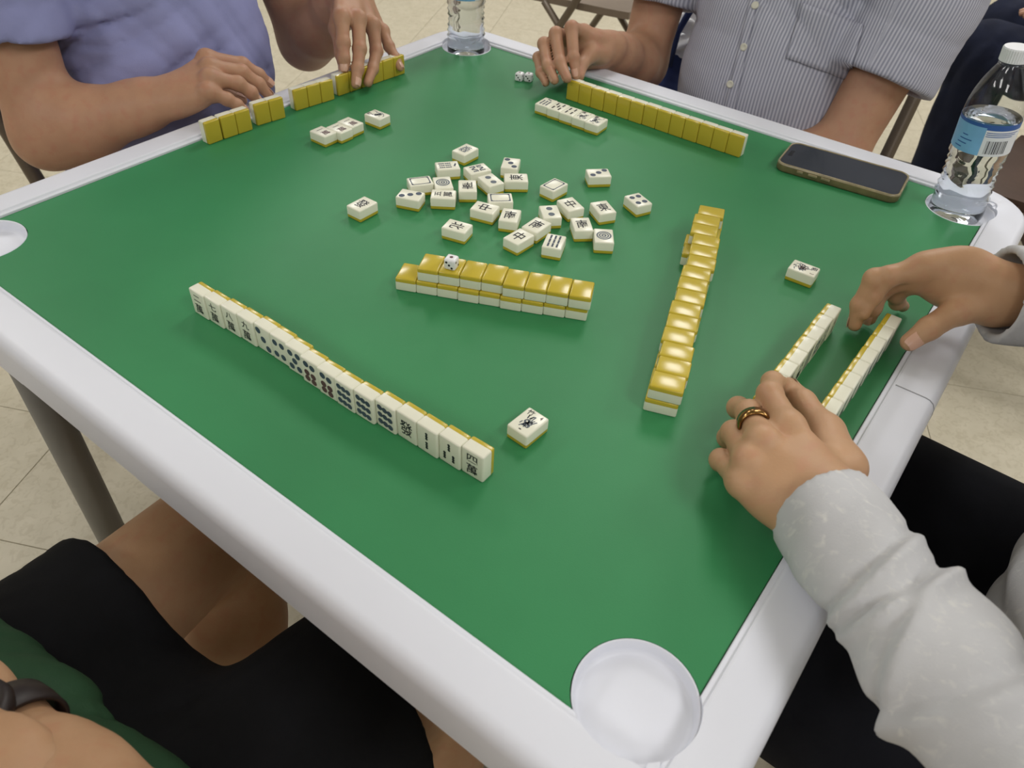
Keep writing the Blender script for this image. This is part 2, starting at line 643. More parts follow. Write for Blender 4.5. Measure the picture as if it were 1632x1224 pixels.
def face_mesh(kind):
    if kind in _faces:
        return _faces[kind]
    p = Print()
    k, a = kind[0], kind[1:]
    if k == 'm':                                   # characters
        n = int(a[0])
        wan = 'ink_red' if a.endswith('r') else 'ink'
        p.text(NUM[n], 0, 0.0066, 0.0105, 0.0085, 'ink')
        p.text('萬', 0, -0.0056, 0.0118, 0.0112, wan)
    elif k == 'd':                                 # dots
        n = int(a)
        if n == 1:
            p.ring(0, 0, .0068, .0086, 'ink_grey', 32)
            p.ring(0, 0, .0042, .0058, 'ink_grey', 28)
            for q in range(8):
                an = q * math.pi / 4
                p.disc(.0021 * math.cos(an), .0021 * math.sin(an), .0011, 'ink_grey', 8)
        pos = {1: [], 2: [(0, .0064, .0038), (0, -.0064, .0038)],
               3: [(-.0056, .0086, .0036), (0, 0, .0036), (.0056, -.0086, .0036)],
               4: [(sx * .0046, sy * .0066, .0034) for sx in (-1, 1) for sy in (-1, 1)],
               5: [(sx * .0048, sy * .0076, .0034) for sx in (-1, 1) for sy in (-1, 1)] + [(0, 0, .0034)],
               6: [(sx * .0038, y + sx * -.0008, .0034) for sx in (-1, 1) for y in (.0080, -.0018, -.0084)],
               9: [(x, y - x * .10, .0030) for x in (-.0056, 0, .0056) for y in (.0080, 0, -.0080)]}[n]
        for i, (x, y, r) in enumerate(pos):
            p.dot(x, y, r, 'ink_red' if (n == 6 and y < 0) else ('ink_blue' if n > 2 else 'ink_grey'))
    elif k == 'b':                                 # bamboo
        n = int(a)
        pos = {2: [(0, .0052), (0, -.0052)], 3: [(0, .0056), (-.0046, -.0052), (.0046, -.0052)],
               4: [(-.0042, .0056), (.0042, .0056), (-.0042, -.0056), (.0042, -.0056)],
               5: [(-.0052, .0064), (.0052, .0064), (0, 0), (-.0052, -.0064), (.0052, -.0064)],
               7: [(0, .0096)] + [(x, y) for x in (-.005, 0, .005) for y in (.001, -.0072)],
               8: [(x, y) for x in (-.006, -.002, .002, .006) for y in (.0046, -.0046)],
               9: [(x, y) for x in (-.005, 0, .005) for y in (.0082, 0, -.0082)]}[n]
        for i, (x, y) in enumerate(pos):
            ang = 0.0
            if n == 8:
                ang = (0.5 if x * y > 0 else -0.5) * (1 if abs(x) < .004 else 0)
            if n == 7 and i == 0:
                ang = 1.2
            big = 1.25 if n < 6 else 1.12
            p.stick(x, y, 'ink' if n < 6 else 'ink_blue', .0066 * big, .0023 * big, ang)
    elif k == 'w':                                 # winds and dragons
        col = 'ink_grey' if a == '發g' else 'ink'
        p.text(a[0], 0, 0, 0.0138, 0.0170, col)
    elif k == 'f':                                 # framed blank
        x, y, t = .0078, .0112, .0013
        for q in ((-x, -y, x, -y), (-x, y, x, y), (-x, -y, -x, y), (x, -y, x, y)):
            p.bar(q[0] - (t / 2 if q[1] == q[3] else 0), q[1], q[2] + (t / 2 if q[1] == q[3] else 0), q[3], t, 'ink_blue')
        for sx in (-1, 1):
            for sy in (-1, 1):
                p.add([(sx * x, sy * y), (sx * (x - .003), sy * y), (sx * x, sy * (y - .003))], [(0, 1, 2) if sx * sy > 0 else (0, 2, 1)], 'ink_blue')
    elif k == 'l':                                 # flower tiles: a character, a number and a small drawing
        ch, num, seed = a[0], a[1], int(a[2])
        p.text(ch, -0.0050, 0.0098, 0.0066, 0.0066, 'ink')
        p.text(num, 0.0062, 0.0102, 0.0032, 0.0044, 'ink_red')
        rg = random.Random(seed)
        for q in range(6):
            an = rg.uniform(0, 6.28)
            p.ring(rg.uniform(-.003, .003), rg.uniform(-.005, .002), .0014, .0024, 'ink_red' if seed % 2 else 'ink_grey', 10)
        for q in range(16):
            x0, y0 = rg.uniform(-.0075, .005), rg.uniform(-.0105, .004)
            an = rg.uniform(.3, 1.9)
            L = rg.uniform(.003, .0062)
            p.bar(x0, y0, x0 + L * math.cos(an), y0 + L * math.sin(an), .0010, 'ink_blue' if q % 2 else 'ink_grey')
        p.bar(-.0008, -.0112, .0016, -.0112, .0012, 'ink')
    me = p.mesh('print_' + {'m': 'character', 'd': 'dots', 'b': 'bamboo', 'w': 'wind', 'f': 'border', 'l': 'flower'}[k])
    _faces[kind] = me
    return me


def tile(M4, kind, label, group):
    """one mahjong tile; M4 maps tile space (face +Z, top of print +Y) to the world"""
    o = bpy.data.objects.new('mahjong_tile', None)
    o.empty_display_size = 0.01
    COL.objects.link(o)
    o.matrix_world = M4
    tag(o, label, 'mahjong tile', group)
    for nm, me in (('body', ME_BODY), ('back_layer', ME_GOLD)):
        c = bpy.data.objects.new(nm, me)
        COL.objects.link(c)
        c.parent = o
    if kind:
        c = bpy.data.objects.new('face_print', face_mesh(kind))
        COL.objects.link(c)
        c.parent = o
    return o


def flat_up(x, y, ang, z=0.0):
    """lying face up; ang = world angle (deg) of the top of the print"""
    return Matrix.Translation((x, y, TZ + z + TT / 2)) @ Matrix.Rotation(math.radians(ang - 90), 4, 'Z')


def flat_down(x, y, ang, z=0.0):
    return flat_up(x, y, ang, z) @ Matrix.Rotation(math.pi, 4, 'Y')


def standing(x, y, face_ang, z=0.0, tilt=0.0):
    """standing on its short side; face_ang = world angle (deg) the face looks to; x, y = centre"""
    return (Matrix.Translation((x, y, TZ + z + TH / 2)) @ Matrix.Rotation(math.radians(face_ang + 90), 4, 'Z')
            @ Matrix.Rotation(math.pi / 2 + math.radians(tilt), 4, 'X'))


NAMES = {'w中': 'centre character 中', 'w南': 'south character 南', 'w東': 'east character 東', 'w北': 'north character 北', 'w發g': 'pale fortune character 發',
         'w發': 'fortune character 發', 'ff': 'empty dark-bordered face'}
NUMW = {1: 'one', 2: 'two', 3: 'three', 4: 'four', 5: 'five', 6: 'six', 7: 'seven', 8: 'eight', 9: 'nine'}


def desc(kind):
    if kind in NAMES:
        return NAMES[kind]
    if kind[0] == 'm':
        return 'number ' + NUMW[int(kind[1])] + ' over 萬'
    if kind[0] == 'd':
        return {'1': 'one large round dot', '2': 'two dots', '3': 'three diagonal dots', '4': 'four dots', '5': 'five dots', '6': 'six dots', '9': 'nine dots'}[kind[1]]
    if kind[0] == 'b':
        return {'2': 'two bamboo sticks', '3': 'three bamboo sticks', '4': 'four bamboo sticks', '5': 'five bamboo sticks', '7': 'seven bamboo sticks', '8': 'eight bamboo sticks', '9': 'nine bamboo sticks'}[kind[1]]
    return 'flower drawing'


ORD = ('', 'first', 'second', 'third', 'fourth', 'fifth', 'sixth', 'seventh', 'eighth', 'ninth', 'tenth', 'eleventh', 'twelfth', 'thirteenth', 'fourteenth', 'fifteenth')

# ---- discards in the middle: x, y, angle of print top, face, note
G = 'face-up discards scattered in the middle of the table'
DISC = [(0.5252, 0.5829, 178.6, 'w發g', 'outermost towards the corner bottle'),
        (0.4757, 0.5711, -39.1, 'b7', 'touching the pale fortune tile'),
        (0.4947, 0.5378, 156.7, 'b8', 'touching a two-dot tile'),
        (0.5348, 0.5154, 28.8, 'd3', 'behind the sideways east tile'),
        (0.5089, 0.4873, 130.2, 'w東', 'print sideways, touching a two-dot tile'),
        (0.4830, 0.5070, 70.0, 'd2', 'beside the sideways east tile'),
        (0.4228, 0.5696, 145.5, 'ff', 'behind a three-dot tile'),
        (0.4385, 0.5465, 49.2, 'd1', 'behind the five over 萬 tile'),
        (0.4523, 0.5188, -138.9, 'w南', 'print upside down, between one-dot and two-dot tiles'),
        (0.3901, 0.5556, 110.7, 'd3', 'beside the five over 萬 tile'),
        (0.4173, 0.5273, 126.1, 'm5', 'in front of the one-dot tile'),
        (0.4560, 0.4712, 133.1, 'ff', 'behind the sideways centre tile'),
        (0.4261, 0.4707, 104.9, 'w中', 'print sideways, before a bordered blank tile'),
        (0.4318, 0.4381, 26.6, 'w南', 'beside the sideways centre tile'),
        (0.3732, 0.4686, -76.1, 'w北', 'alone nearest the die'),
        (0.4351, 0.4024, 0.0, 'w南', 'touching the centre tile nearest the wall'),
        (0.4020, 0.4030, -4.0, 'w中', 'nearest the two-layer wall'),
        (0.3375, 0.5829, -0.3, 'w發', 'alone, nearest the purple-shirted player'),
        (0.5257, 0.4413, 176.0, 'ff', 'touching an upright centre tile'),
        (0.5894, 0.4166, -44.7, 'd3', 'alone, nearest the row of five'),
        (0.5639, 0.3434, 65.0, 'd4', 'alone, nearest the far end of the long wall'),
        (0.5001, 0.3994, 63.9, 'w中', 'touching a bordered blank tile'),
        (0.5199, 0.3658, 56.9, 'w東', 'between centre and four-dot tiles'),
        (0.4696, 0.4075, 47.1, 'd2', 'beside the upright centre tile'),
        (0.4709, 0.3639, 44.0, 'w南', 'beside the one-dot tile'),
        (0.4666, 0.3315, 34.9, 'd1', 'nearest the long gold wall'),
        (0.4196, 0.3672, 22.4, 'b9', 'beside the centre tile nearest the wall')]
for x, y, a, k, note in DISC:
    tile(flat_up(x, y, a), k, 'face-up tile with ' + desc(k) + ', ' + note, G)
tile(flat_up(0.1749, 0.2233, 86 - 90 + 0.0), 'l竹42', 'lone flower tile with 竹 and bamboo drawing, beside the open standing hand', None)
tile(flat_up(0.5561, 0.1301, -88.1), 'l菊31', 'lone flower tile lying between the long gold wall and the phone', None)
for i, (x, y, a) in enumerate(((0.4374, 0.7568, 90), (0.4592, 0.7490, 90), (0.4818, 0.7512, 91))):
    tile(flat_up(x, y, a), 'm1r', 'face-up one over 萬 tile near the purple shirt, ' +
         ('of three, farthest from the flower tile', 'middle of three', 'of three, next to the flower tile')[i], 'three matching 一萬 tiles')
tile(flat_up(0.5245, 0.7421, 91.2), 'l蘭26', 'lone flower tile beside three matching one over 萬 tiles', None)
# exposed set in front of the striped shirt
for i, k in enumerate(('b7', 'b5', 'b4', 'l梅14', 'l春38')):
    y = 0.5477 + (2 - i) * 0.02225
    tile(flat_up(0.7214 - 0.0006 * (i - 2), y, 3 if i < 3 else 3), k, 'face-up tile with ' + desc(k) + ', ' +
         ('row of five, end by the fingers', 'row of five, second from the fingers', 'middle of the row of five', 'row of five, fourth from the fingers', 'row of five, end away from the fingers')[i], 'row of five exposed tiles')

# ---- face-up hand in front of the empty front seat
FX = [.0990, .1000, .1016, .1024, .1040, .1035, .1022, .1000, .0990, .0986, .0994, .1024, .1042, .1044, .1062, .1080]
HAND = ['m2', 'm7', 'm8', 'm9', 'd3', 'd4', 'd5', 'd6', 'd6', 'd9', 'd9', 'd9', 'w發', 'b2', 'b3', 'm4']
seen = {}
for i, k in enumerate(HAND):
    y = 0.5744 - (i + .5) * 0.02225
    lab = 'standing tile showing ' + desc(k) + ' in the open standing hand'
    if HAND.count(k) > 1:
        seen[k] = seen.get(k, 0) + 1
        lab += ', ' + {('d6', 1): 'the one next to five dots', ('d6', 2): 'the one next to nine dots', ('d9', 1): 'the one next to six dots',
                       ('d9', 2): 'the middle one of three', ('d9', 3): 'the one next to 發'}[(k, seen[k])]
    tile(standing(FX[i] + TT / 2, y, 180 + random.uniform(-1, 1)), k, lab, 'sixteen standing tiles of the front hand')

# ---- hand of the striped shirt: backs to the camera
for i in range(13):
    y = 0.5977 - (i + .5) * 0.02226
    e = {0: 'end tile under the fingertips', 12: 'end tile nearest the phone'}.get(i)
    tile(standing(0.7827 + TT / 2 + random.uniform(-.0006, .0006), y, 0 + random.uniform(-.8, .8)), random.choice(('d4', 'm3', 'b3', 'd5')),
         'standing gold-backed tile before the striped shirt' + ', ' + (e or ORD[i + 1] + ' from the fingertips'), 'gold-backed row before the striped shirt')

# ---- hand of the purple shirt: backs to the camera, in loose groups
xs = [(0.3305, .8590, 1.5)] + [(0.3545 + k * .02215, .8575 - k * .0022, 5) for k in range(2)] + [(0.4105 + k * .0221, .8570 - k * .0036, 8) for k in range(2)] \
     + [(0.4782 + k * .02215, .8560 - k * .0030, 7) for k in range(3)] + [(0.5555 + k * .0222, .8515 - k * .0017, 4) for k in range(6)]
for i, (x, y, sk) in enumerate(xs):
    n = {0: 'single tile at the open end', 1: 'outer tile of the first pair', 2: 'inner tile of the first pair', 3: 'outer tile of the second pair', 4: 'inner tile of the second pair',
         5: 'first tile of the separate three', 6: 'middle tile of the separate three', 7: 'last tile of the separate three', 8: 'tile under the raised fingertip',
         13: 'end tile by the little finger'}.get(i, ORD[i - 7] + ' of the group under the watch hand')
    tile(standing(x + TW / 2, y + TT / 2, 90 - sk), random.choice(('d4', 'm3', 'b3')), 'standing gold-backed tile before the purple shirt, ' + n,
         'gold-backed row before the purple shirt')

# ---- two-layer wall in the middle
wa = np.array([0.2539, 0.4515])
wb = np.array([0.3373, 0.2708])
wd = (wb - wa) / np.linalg.norm(wb - wa)
wn = np.array([-wd[1], wd[0]])            # away from the camera
if wn[0] < 0:
    wn = -wn
wang = math.degrees(math.atan2(wn[1], wn[0]))
wall_jit = [0, .0002, 0, -.0012, -.0006, -.0022, -.0016, -.0004, .0004]
for i in range(9):
    c = wa + wd * (i + .5) * 0.02225 + wn * (TH / 2 + wall_jit[i])
    tile(flat_down(c[0], c[1], wang), None, 'face-down tile, lower layer of the short wall, ' +
         ('end tile with nothing on top' if i == 0 else ORD[9 - i] + ' from the end facing the long wall'), 'lower layer of the short wall')
for i in range(1, 9):
    c = wa + wd * ((i + .5) * 0.02235 + .0012) + wn * (TH / 2 + (.0016 if i < 5 else -.0014) + random.uniform(-.0004, .0004))
    tile(flat_down(c[0], c[1], wang + random.uniform(-.8, .8), TT), None, 'face-down tile, upper layer of the short wall, ' +
         {1: 'end tile beside the die', 2: 'tile carrying the die', 8: 'end tile nearest the long wall'}.get(i, ORD[i - 2] + ' past the die'), 'upper layer of the short wall')

# ---- long two-layer wall at the right
NL = [(0.5542, 0.2622), (0.5303, 0.2569), (0.5079, 0.2486), (0.4891, 0.2368), (0.4690, 0.2296), (0.4494, 0.2217), (0.4267, 0.2169), (0.4041, 0.2094),
      (0.3864, 0.2022), (0.3650, 0.1969), (0.3461, 0.1899), (0.3244, 0.1826), (0.3054, 0.1736), (0.2862, 0.1662), (0.2599, 0.1584)]
ax = np.array([0.5542 - 0.2650, 0.2600 - 0.1560])
ax = ax / np.linalg.norm(ax)              # along the wall, away from the camera
an = np.array([ax[1], -ax[0]])            # across, towards -y
lang = math.degrees(math.atan2(an[1], an[0]))
p0 = np.array([0.2640, 0.1615])
for i in range(15):
    k = 14 - i                            # k = 0 nearest the camera
    want = np.array(NL[i])
    lat = (want - p0) @ an
    c = p0 + ax * (k + .5) * 0.02215 + an * (TH / 2 + lat * 0.9)
    tile(flat_down(c[0], c[1], lang + random.uniform(-1, 1), TT), None, 'face-down tile, upper layer of the long wall, ' +
         ('end tile nearest the lone 竹 tile' if k == 0 else 'end tile nearest the phone' if k == 14 else ORD[k + 1] + ' from the bamboo flower tile end'), 'upper layer of the long wall')
    lat2 = [0, 0, .0004, .0008, .0004, .0026, .0030, .0022, .0034, .004, .0042, -.0024, -.0034, .0042, .0044][k]
    c = p0 + ax * (k + .5) * 0.02215 + an * (TH / 2 + lat2)
    tile(flat_down(c[0], c[1], lang, 0), None, 'face-down tile, lower layer of the long wall, ' +
         ('end tile nearest the lone 竹 tile' if k == 0 else 'end tile nearest the phone' if k == 14 else ORD[k + 1] + ' from the bamboo flower tile end'), 'lower layer of the long wall')

# ---- two rows of the grey sleeves: faces to the front-right seat
OUT = ('b2', 'b4', 'b8', 'b9', 'm6', 'm5', 'm2', 'm3')
INN = ('b2', 'd2', 'd4', 'd5', 'm6', 'm5', 'm7', 'm3')
for i in range(8):
    jit = (-.0003, .0004, 0, .0002, -.0002, .0003, 0, 0)[i]
    tile(standing(0.4890 - (i + .5) * 0.02228, 0.0845 + jit - TT / 2, -90), OUT[i],
         'standing tile between the grey sleeves, outer row, ' + ('free far end' if i == 0 else 'end held by the ringed hand' if i == 7 else 'showing ' + desc(OUT[i])),
         'outer standing row of the grey-sleeved player')
    tile(standing(0.5115 - (i + .5) * 0.02228 + (.0008 if i < 2 else 0), 0.0318 + .0005 * i - TT / 2, -90), INN[i],
         'standing tile in the row along the table frame, ' + ('end between thumb and fingers' if i == 0 else 'end beside the ringed hand' if i == 7 else 'showing ' + desc(INN[i])),
         'inner standing row of the grey-sleeved player')

# ================================================================ dice
def die(loc, rz, label, top='one', sz=0.0125):
    o = empty('die', loc, rz)
    tag(o, label, 'die')
    bm = bmesh.new()
    add_box(bm, (0, 0, sz / 2), (sz, sz, sz), bevel=sz * .2, seg=4)
    bm_obj('cube_body', bm, MT['dice'], o, smooth=True)
    h = sz / 2 + .00008
    q = sz * .23
    faces = {'+z': [(0, 0)], '-x': [(0, 0), (q, q), (-q, -q)], '-y': [(-q, q), (q, -q)], '+x': [(-q, q), (q, q), (-q, -q), (q, -q)], '+y': [(a, b) for a in (-q, q) for b in (-q, 0, q)]}
    for f, pts in faces.items():
        for a, b in pts:
            r = sz * (.15 if f == '+z' else .1)
            v_, f_ = lathe([(r, -sz * .02), (r, 0), (r * .6, .00006)], 14)
            mm = {'+z': Matrix.Identity(4), '-x': Matrix.Rotation(-math.pi / 2, 4, 'Y'), '+x': Matrix.Rotation(math.pi / 2, 4, 'Y'),
                  '-y': Matrix.Rotation(math.pi / 2, 4, 'X'), '+y': Matrix.Rotation(-math.pi / 2, 4, 'X')}[f]
            T = Matrix.Translation((0, 0, sz / 2)) @ mm @ Matrix.Translation((a, b, h))
            mesh_obj('pip', [T @ Vector(p) for p in v_], f_, MT['ink_red'] if f == '+z' else MT['ink'], o)


dp = wa + wd * 2.55 * 0.02235 + wn * (TH * .42)
die((dp[0], dp[1], TZ + 2 * TT), math.radians(wang - 8), 'white die showing one dot on top, resting on the short two-layer wall')
d1 = tp(828, 128, 0)
d2 = tp(840, 126, 0)
die(d1, math.radians(12), 'white die on the mat touching another die, the one away from the hand')
die((d1[0] + .0075, d1[1] - .0125, d1[2]), math.radians(18), 'white die on the mat touching another die, the one next to the fingers')

# ================================================================ phone, bottles
ph = empty('smartphone', (0.8291, 0.1818, TZ), math.radians(-84.8))
tag(ph, 'dark-screened smartphone in a worn olive clear case lying on the green mat', 'phone')
MT['case'] = mat('case_olive', srgb(104, 96, 66), 0.25, 0.6, noise=0.25, nscale=60)
MT['screen'] = mat('screen_glass', srgb(46, 50, 56), 0.12, 0.5)
MT['case_edge'] = mat('case_edge', srgb(150, 138, 108), 0.2, 0.6, noise=0.2, nscale=90)


def round_slab(L, W, z0, z1, r, n=8, bev=0.0):
    """rounded-corner slab; returns bmesh"""
    bm = bmesh.new()
    ring = []
    for cx, cy, a0 in ((L / 2 - r, W / 2 - r, 0), (-L / 2 + r, W / 2 - r, 90), (-L / 2 + r, -W / 2 + r, 180), (L / 2 - r, -W / 2 + r, 270)):
        for k in range(n + 1):
            a = math.radians(a0 + 90 * k / n)
            ring.append((cx + r * math.cos(a), cy + r * math.sin(a)))
    f = bm.faces.new([bm.verts.new((x, y, z0)) for x, y in ring])
    ex = bmesh.ops.extrude_face_region(bm, geom=[f])
    tv = [v for v in ex['geom'] if isinstance(v, bmesh.types.BMVert)]
    bmesh.ops.translate(bm, vec=(0, 0, z1 - z0), verts=tv)
    if bev:
        es = [e for e in bm.edges if abs(e.verts[0].co.z - e.verts[1].co.z) < 1e-6]
        bmesh.ops.bevel(bm, geom=es, offset=bev, segments=3, affect='EDGES', profile=.5)
    return bm


bm_obj('case', round_slab(0.161, 0.0785, 0.0, 0.0112, 0.014, bev=0.0028), MT['case'], ph, smooth=True)
# raised bumper edge of the case
rv, rf = [], []
for j, (d, z) in enumerate(((0.0, .0095), (0.0006, .0120), (0.0022, .0120), (0.0026, .0104))):
    L, W, r, n = 0.1605 - 2 * d, 0.078 - 2 * d, 0.0138 - d, 8
    for cx, cy, a0 in ((L / 2 - r, W / 2 - r, 0), (-L / 2 + r, W / 2 - r, 90), (-L / 2 + r, -W / 2 + r, 180), (L / 2 - r, -W / 2 + r, 270)):
        for k in range(n + 1):
            a = math.radians(a0 + 90 * k / n)
            rv.append((cx + r * math.cos(a), cy + r * math.sin(a), z))
nn = 36
for j in range(3):
    for k in range(nn):
        rf.append((j * nn + k, j * nn + (k + 1) % nn, (j + 1) * nn + (k + 1) % nn, (j + 1) * nn + k))
mesh_obj('bumper_edge', rv, rf, MT['case_edge'], ph, smooth=True)
bm_obj('screen', round_slab(0.1545, 0.072, 0.009, 0.01135, 0.0115), MT['screen'], ph)
for xx, ll in ((-0.046, 0.008), (-0.029, 0.012), (-0.012, 0.012)):
    bm = bmesh.new()
    add_box(bm, (xx, -0.0395, 0.0072), (ll, 0.0022, 0.0032), bevel=.0008)
    bm_obj('side_button', bm, MT['case_edge'], ph)
bm = bmesh.new()
add_box(bm, (-0.0705, 0, 0.01141), (0.0052, 0.017, 0.0001))
bm_obj('camera_notch', bm, mat('notch_black', srgb(12, 12, 14), .3), ph)

# ---- water bottles
def clear_mat(name, tint=(1, 1, 1), refl=1.0):
    m = bpy.data.materials.new(name)
    m.use_nodes = True
    nt = m.node_tree
    nt.nodes.clear()
    out = nt.nodes.new('ShaderNodeOutputMaterial')
    tr = nt.nodes.new('ShaderNodeBsdfTransparent')
    tr.inputs[0].default_value = (*tint, 1)
    gl = nt.nodes.new('ShaderNodeBsdfGlossy')
    gl.inputs['Roughness'].default_value = 0.06
    lw = nt.nodes.new('ShaderNodeLayerWeight')
    lw.inputs['Blend'].default_value = 0.5
    pw = nt.nodes.new('ShaderNodeMath')
    pw.operation = 'POWER'
    pw.inputs[1].default_value = 3.0
    nt.links.new(lw.outputs['Facing'], pw.inputs[0])
    fr = nt.nodes.new('ShaderNodeMath')
    fr.operation = 'MULTIPLY_ADD'
    fr.inputs[1].default_value = 0.55
    fr.inputs[2].default_value = 0.05
    nt.links.new(pw.outputs[0], fr.inputs[0])
    mx = nt.nodes.new('ShaderNodeMixShader')
    nt.links.new(fr.outputs[0], mx.inputs[0])
    nt.links.new(tr.outputs[0], mx.inputs[1])
    nt.links.new(gl.outputs[0], mx.inputs[2])
    nt.links.new(mx.outputs[0], out.inputs[0])
    return m


MT['pet'] = clear_mat('clear_plastic', (0.93, 0.95, 0.97))
wmt = bpy.data.materials.new('water')
wmt.use_nodes = True
_b = wmt.node_tree.nodes['Principled BSDF']
_b.inputs['Base Color'].default_value = (0.97, 0.985, 1, 1)
_b.inputs['Roughness'].default_value = 0.0
_b.inputs['IOR'].default_value = 1.33
_b.inputs['Transmission Weight'].default_value = 1.0
MT['water'] = wmt
MT['cap'] = mat('cap_white', srgb(226, 228, 232), 0.4, noise=0.02)
MT['lab_blue'] = mat('label_blue', srgb(122, 176, 218), 0.4, noise=0.08, nscale=40)
MT['lab_deep'] = mat('label_deep_blue', srgb(52, 92, 160), 0.4)
MT['lab_white'] = mat('label_white', srgb(222, 226, 230), 0.4)


def bottle(loc, rz, tilt, label, water_z):
    o = empty('water_bottle', loc, rz)
    o.rotation_euler = (tilt[0], tilt[1], rz)
    tag(o, label, 'bottle')
    prof = [(0.0, 0.006), (0.012, 0.0045), (0.022, 0.001), (0.027, 0.0), (0.0305, 0.002), (0.0322, 0.008), (0.0322, 0.016), (0.0312, 0.0185), (0.0318, 0.022), (0.0316, 0.026)]
    z = 0.030
    k = 0
    while z < 0.088:                                       # wavy ribs around the waist
        waist = 0.0298 + 0.0022 * abs((z - 0.062) / 0.03) ** 1.6
        prof.append((waist + (0.0012 if k % 2 else -0.0010), z))
        z += 0.0042
        k += 1
    prof += [(0.0318, 0.091), (0.0322, 0.095), (0.0322, 0.133), (0.0320, 0.137), (0.0308, 0.148), (0.0280, 0.160), (0.0238, 0.172), (0.0185, 0.183), (0.0138, 0.191), (0.0128, 0.195), (0.0128, 0.199)]
    n = 64

    def wob(v):
        out = []
        for x, y, zz in v:
            a = math.atan2(y, x)
            if 0.026 < zz < 0.092:
                s = 1 + 0.020 * math.sin(5 * a + zz * 260) * math.sin(math.pi * (zz - .026) / .066)
                zz = zz + 0.0026 * math.sin(3 * a + 1.0)
                out.append((x * s, y * s, zz))
            elif zz < 0.012:
                s = 1 - 0.035 * (1 - zz / .012) * (0.5 + .5 * math.cos(5 * a))
                out.append((x * s, y * s, zz))
            else:
                out.append((x, y, zz))
        return out
    v_, f_ = lathe(prof, n, cap=False)
    mesh_obj('shell', wob(v_), f_, MT['pet'], o, smooth=True)
    wp = [(max(r - 0.0005, 0), zz + 0.0006) for r, zz in prof if zz < water_z - 0.004]
    rt = 0.0316 if water_z < .14 else 0.030
    wp += [(rt - .0002, water_z - 0.0008), (rt - 0.0014, water_z), (0.0, water_z - 0.0004)]
    v_, f_ = lathe(wp, n, cap=False)
    mesh_obj('water', wob(v_), f_, MT['water'], o, smooth=True)
    # screw cap with ribs
    cp, cf = [], []
    cprof = [(0.0135, 0.1945), (0.0150, 0.1952), (0.0150, 0.2085), (0.0143, 0.2100), (0.0, 0.2102)]
    v_, f_ = lathe(cprof, 72, cap=False)
    v_ = [((x * (1.02 if (i % 72) % 2 else .985), y * (1.02 if (i % 72) % 2 else .985), zz) if zz < .2090 else (x, y, zz)) for i, (x, y, zz) in enumerate(v_)]
    mesh_obj('cap', v_, f_, MT['cap'], o)
    v_, f_ = lathe([(0.0129, 0.190), (0.0146, 0.1905), (0.0146, 0.1930), (0.0129, 0.1935)], 40, cap=False)
    mesh_obj('neck_ring', v_, f_, MT['pet'], o, smooth=True)

    # paper band with coloured fields, text lines and a barcode
    def band(a0, a1, z0, z1, r, m, name, par):
        k = max(2, int(abs(a1 - a0) / 5) + 1)
        vv, ff = [], []
        for i in range(k + 1):
            a = math.radians(a0 + (a1 - a0) * i / k)
            vv += [(r * math.cos(a), r * math.sin(a), z0), (r * math.cos(a), r * math.sin(a), z1)]
        for i in range(k):
            ff.append((2 * i, 2 * i + 2, 2 * i + 3, 2 * i + 1))
        return mesh_obj(name, vv, ff, m, par, smooth=True)
    lb = band(0, 360, 0.0955, 0.1325, 0.03245, MT['lab_blue'], 'label', o)
    band(0, 360, 0.1285, 0.1325, 0.03252, MT['lab_deep'], 'label_stripe', lb)
    band(206, 286, 0.0955, 0.1325, 0.03250, MT['lab_white'], 'label_panel', lb)
    band(206, 286, 0.1262, 0.1325, 0.03254, MT['lab_deep'], 'label_stripe', lb)
    for j in range(3):
        band(208, 262 + 8 * j, 0.1185 + j * .0022, 0.1194 + j * .0022, 0.03256, MT['lab_deep'], 'small_print', lb)
    a = 214.0
    rg = random.Random(3)
    while a < 258:
        wv = rg.choice((0.7, 0.7, 1.3, 2.0))
        band(a, a + wv, 0.0985, 0.1140, 0.03256, MT['ink'], 'barcode_bar', lb)
        a += wv + rg.choice((0.7, 1.0, 1.6))
    for j in range(4):
        band(150 + 4 * j, 168 + 9 * j % 20, 0.1000 + j * .005, 0.1012 + j * .005, 0.03256, MT['lab_deep'], 'small_print', lb)
    return o


CUPZ = TZ - 0.0125
lean = 0.075
bottle((S - 0.034, 0.035, CUPZ), math.radians(-20), (-lean * .9, -lean * .5), 'part-drunk clear water bottle with blue label in the cup holder beside the phone', 0.134)
bottle((S - 0.034, S - 0.032, CUPZ), math.radians(40), (0, 0), 'clear water bottle in the cup holder between the purple and striped shirts', 0.165)

# ================================================================ implicit-surface tools for bodies and cloth
F4 = np.float32


def V(*a):
    return np.array(a, dtype=float)


def cone(P, a, b, ra, rb):
    a = np.asarray(a, F4)
    ab = np.asarray(b, F4) - a
    t = np.clip(((P - a) @ ab) / max(float(ab @ ab), 1e-9), 0, 1)
    q = P - a - t[:, None] * ab
    return np.sqrt((q * q).sum(1)) - (ra + (rb - ra) * t)


def fcone(P, a, b, ra, rb, flat, k):
    """cone squashed along the unit direction flat by factor k (k > 1 = thinner)"""
    a = np.asarray(a, F4)
    f = np.asarray(flat, F4)
    f = f / np.linalg.norm(f)
    ab = np.asarray(b, F4) - a
    t = np.clip(((P - a) @ ab) / max(float(ab @ ab), 1e-9), 0, 1)
    q = P - a - t[:, None] * ab
    c = q @ f
    q = q + (c * (k - 1))[:, None] * f
    return (np.sqrt((q * q).sum(1)) - (ra + (rb - ra) * t)) / (0.5 + 0.5 * k)


def ell(P, c, r, rot=None):
    q = P - np.asarray(c, F4)
    if rot is not None:
        q = q @ np.asarray(rot, F4)
    r = np.asarray(r, F4)
    k = np.sqrt(((q / r) ** 2).sum(1))
    k2 = np.sqrt(((q / (r * r)) ** 2).sum(1)) + 1e-9
    return k * (k - 1) / k2


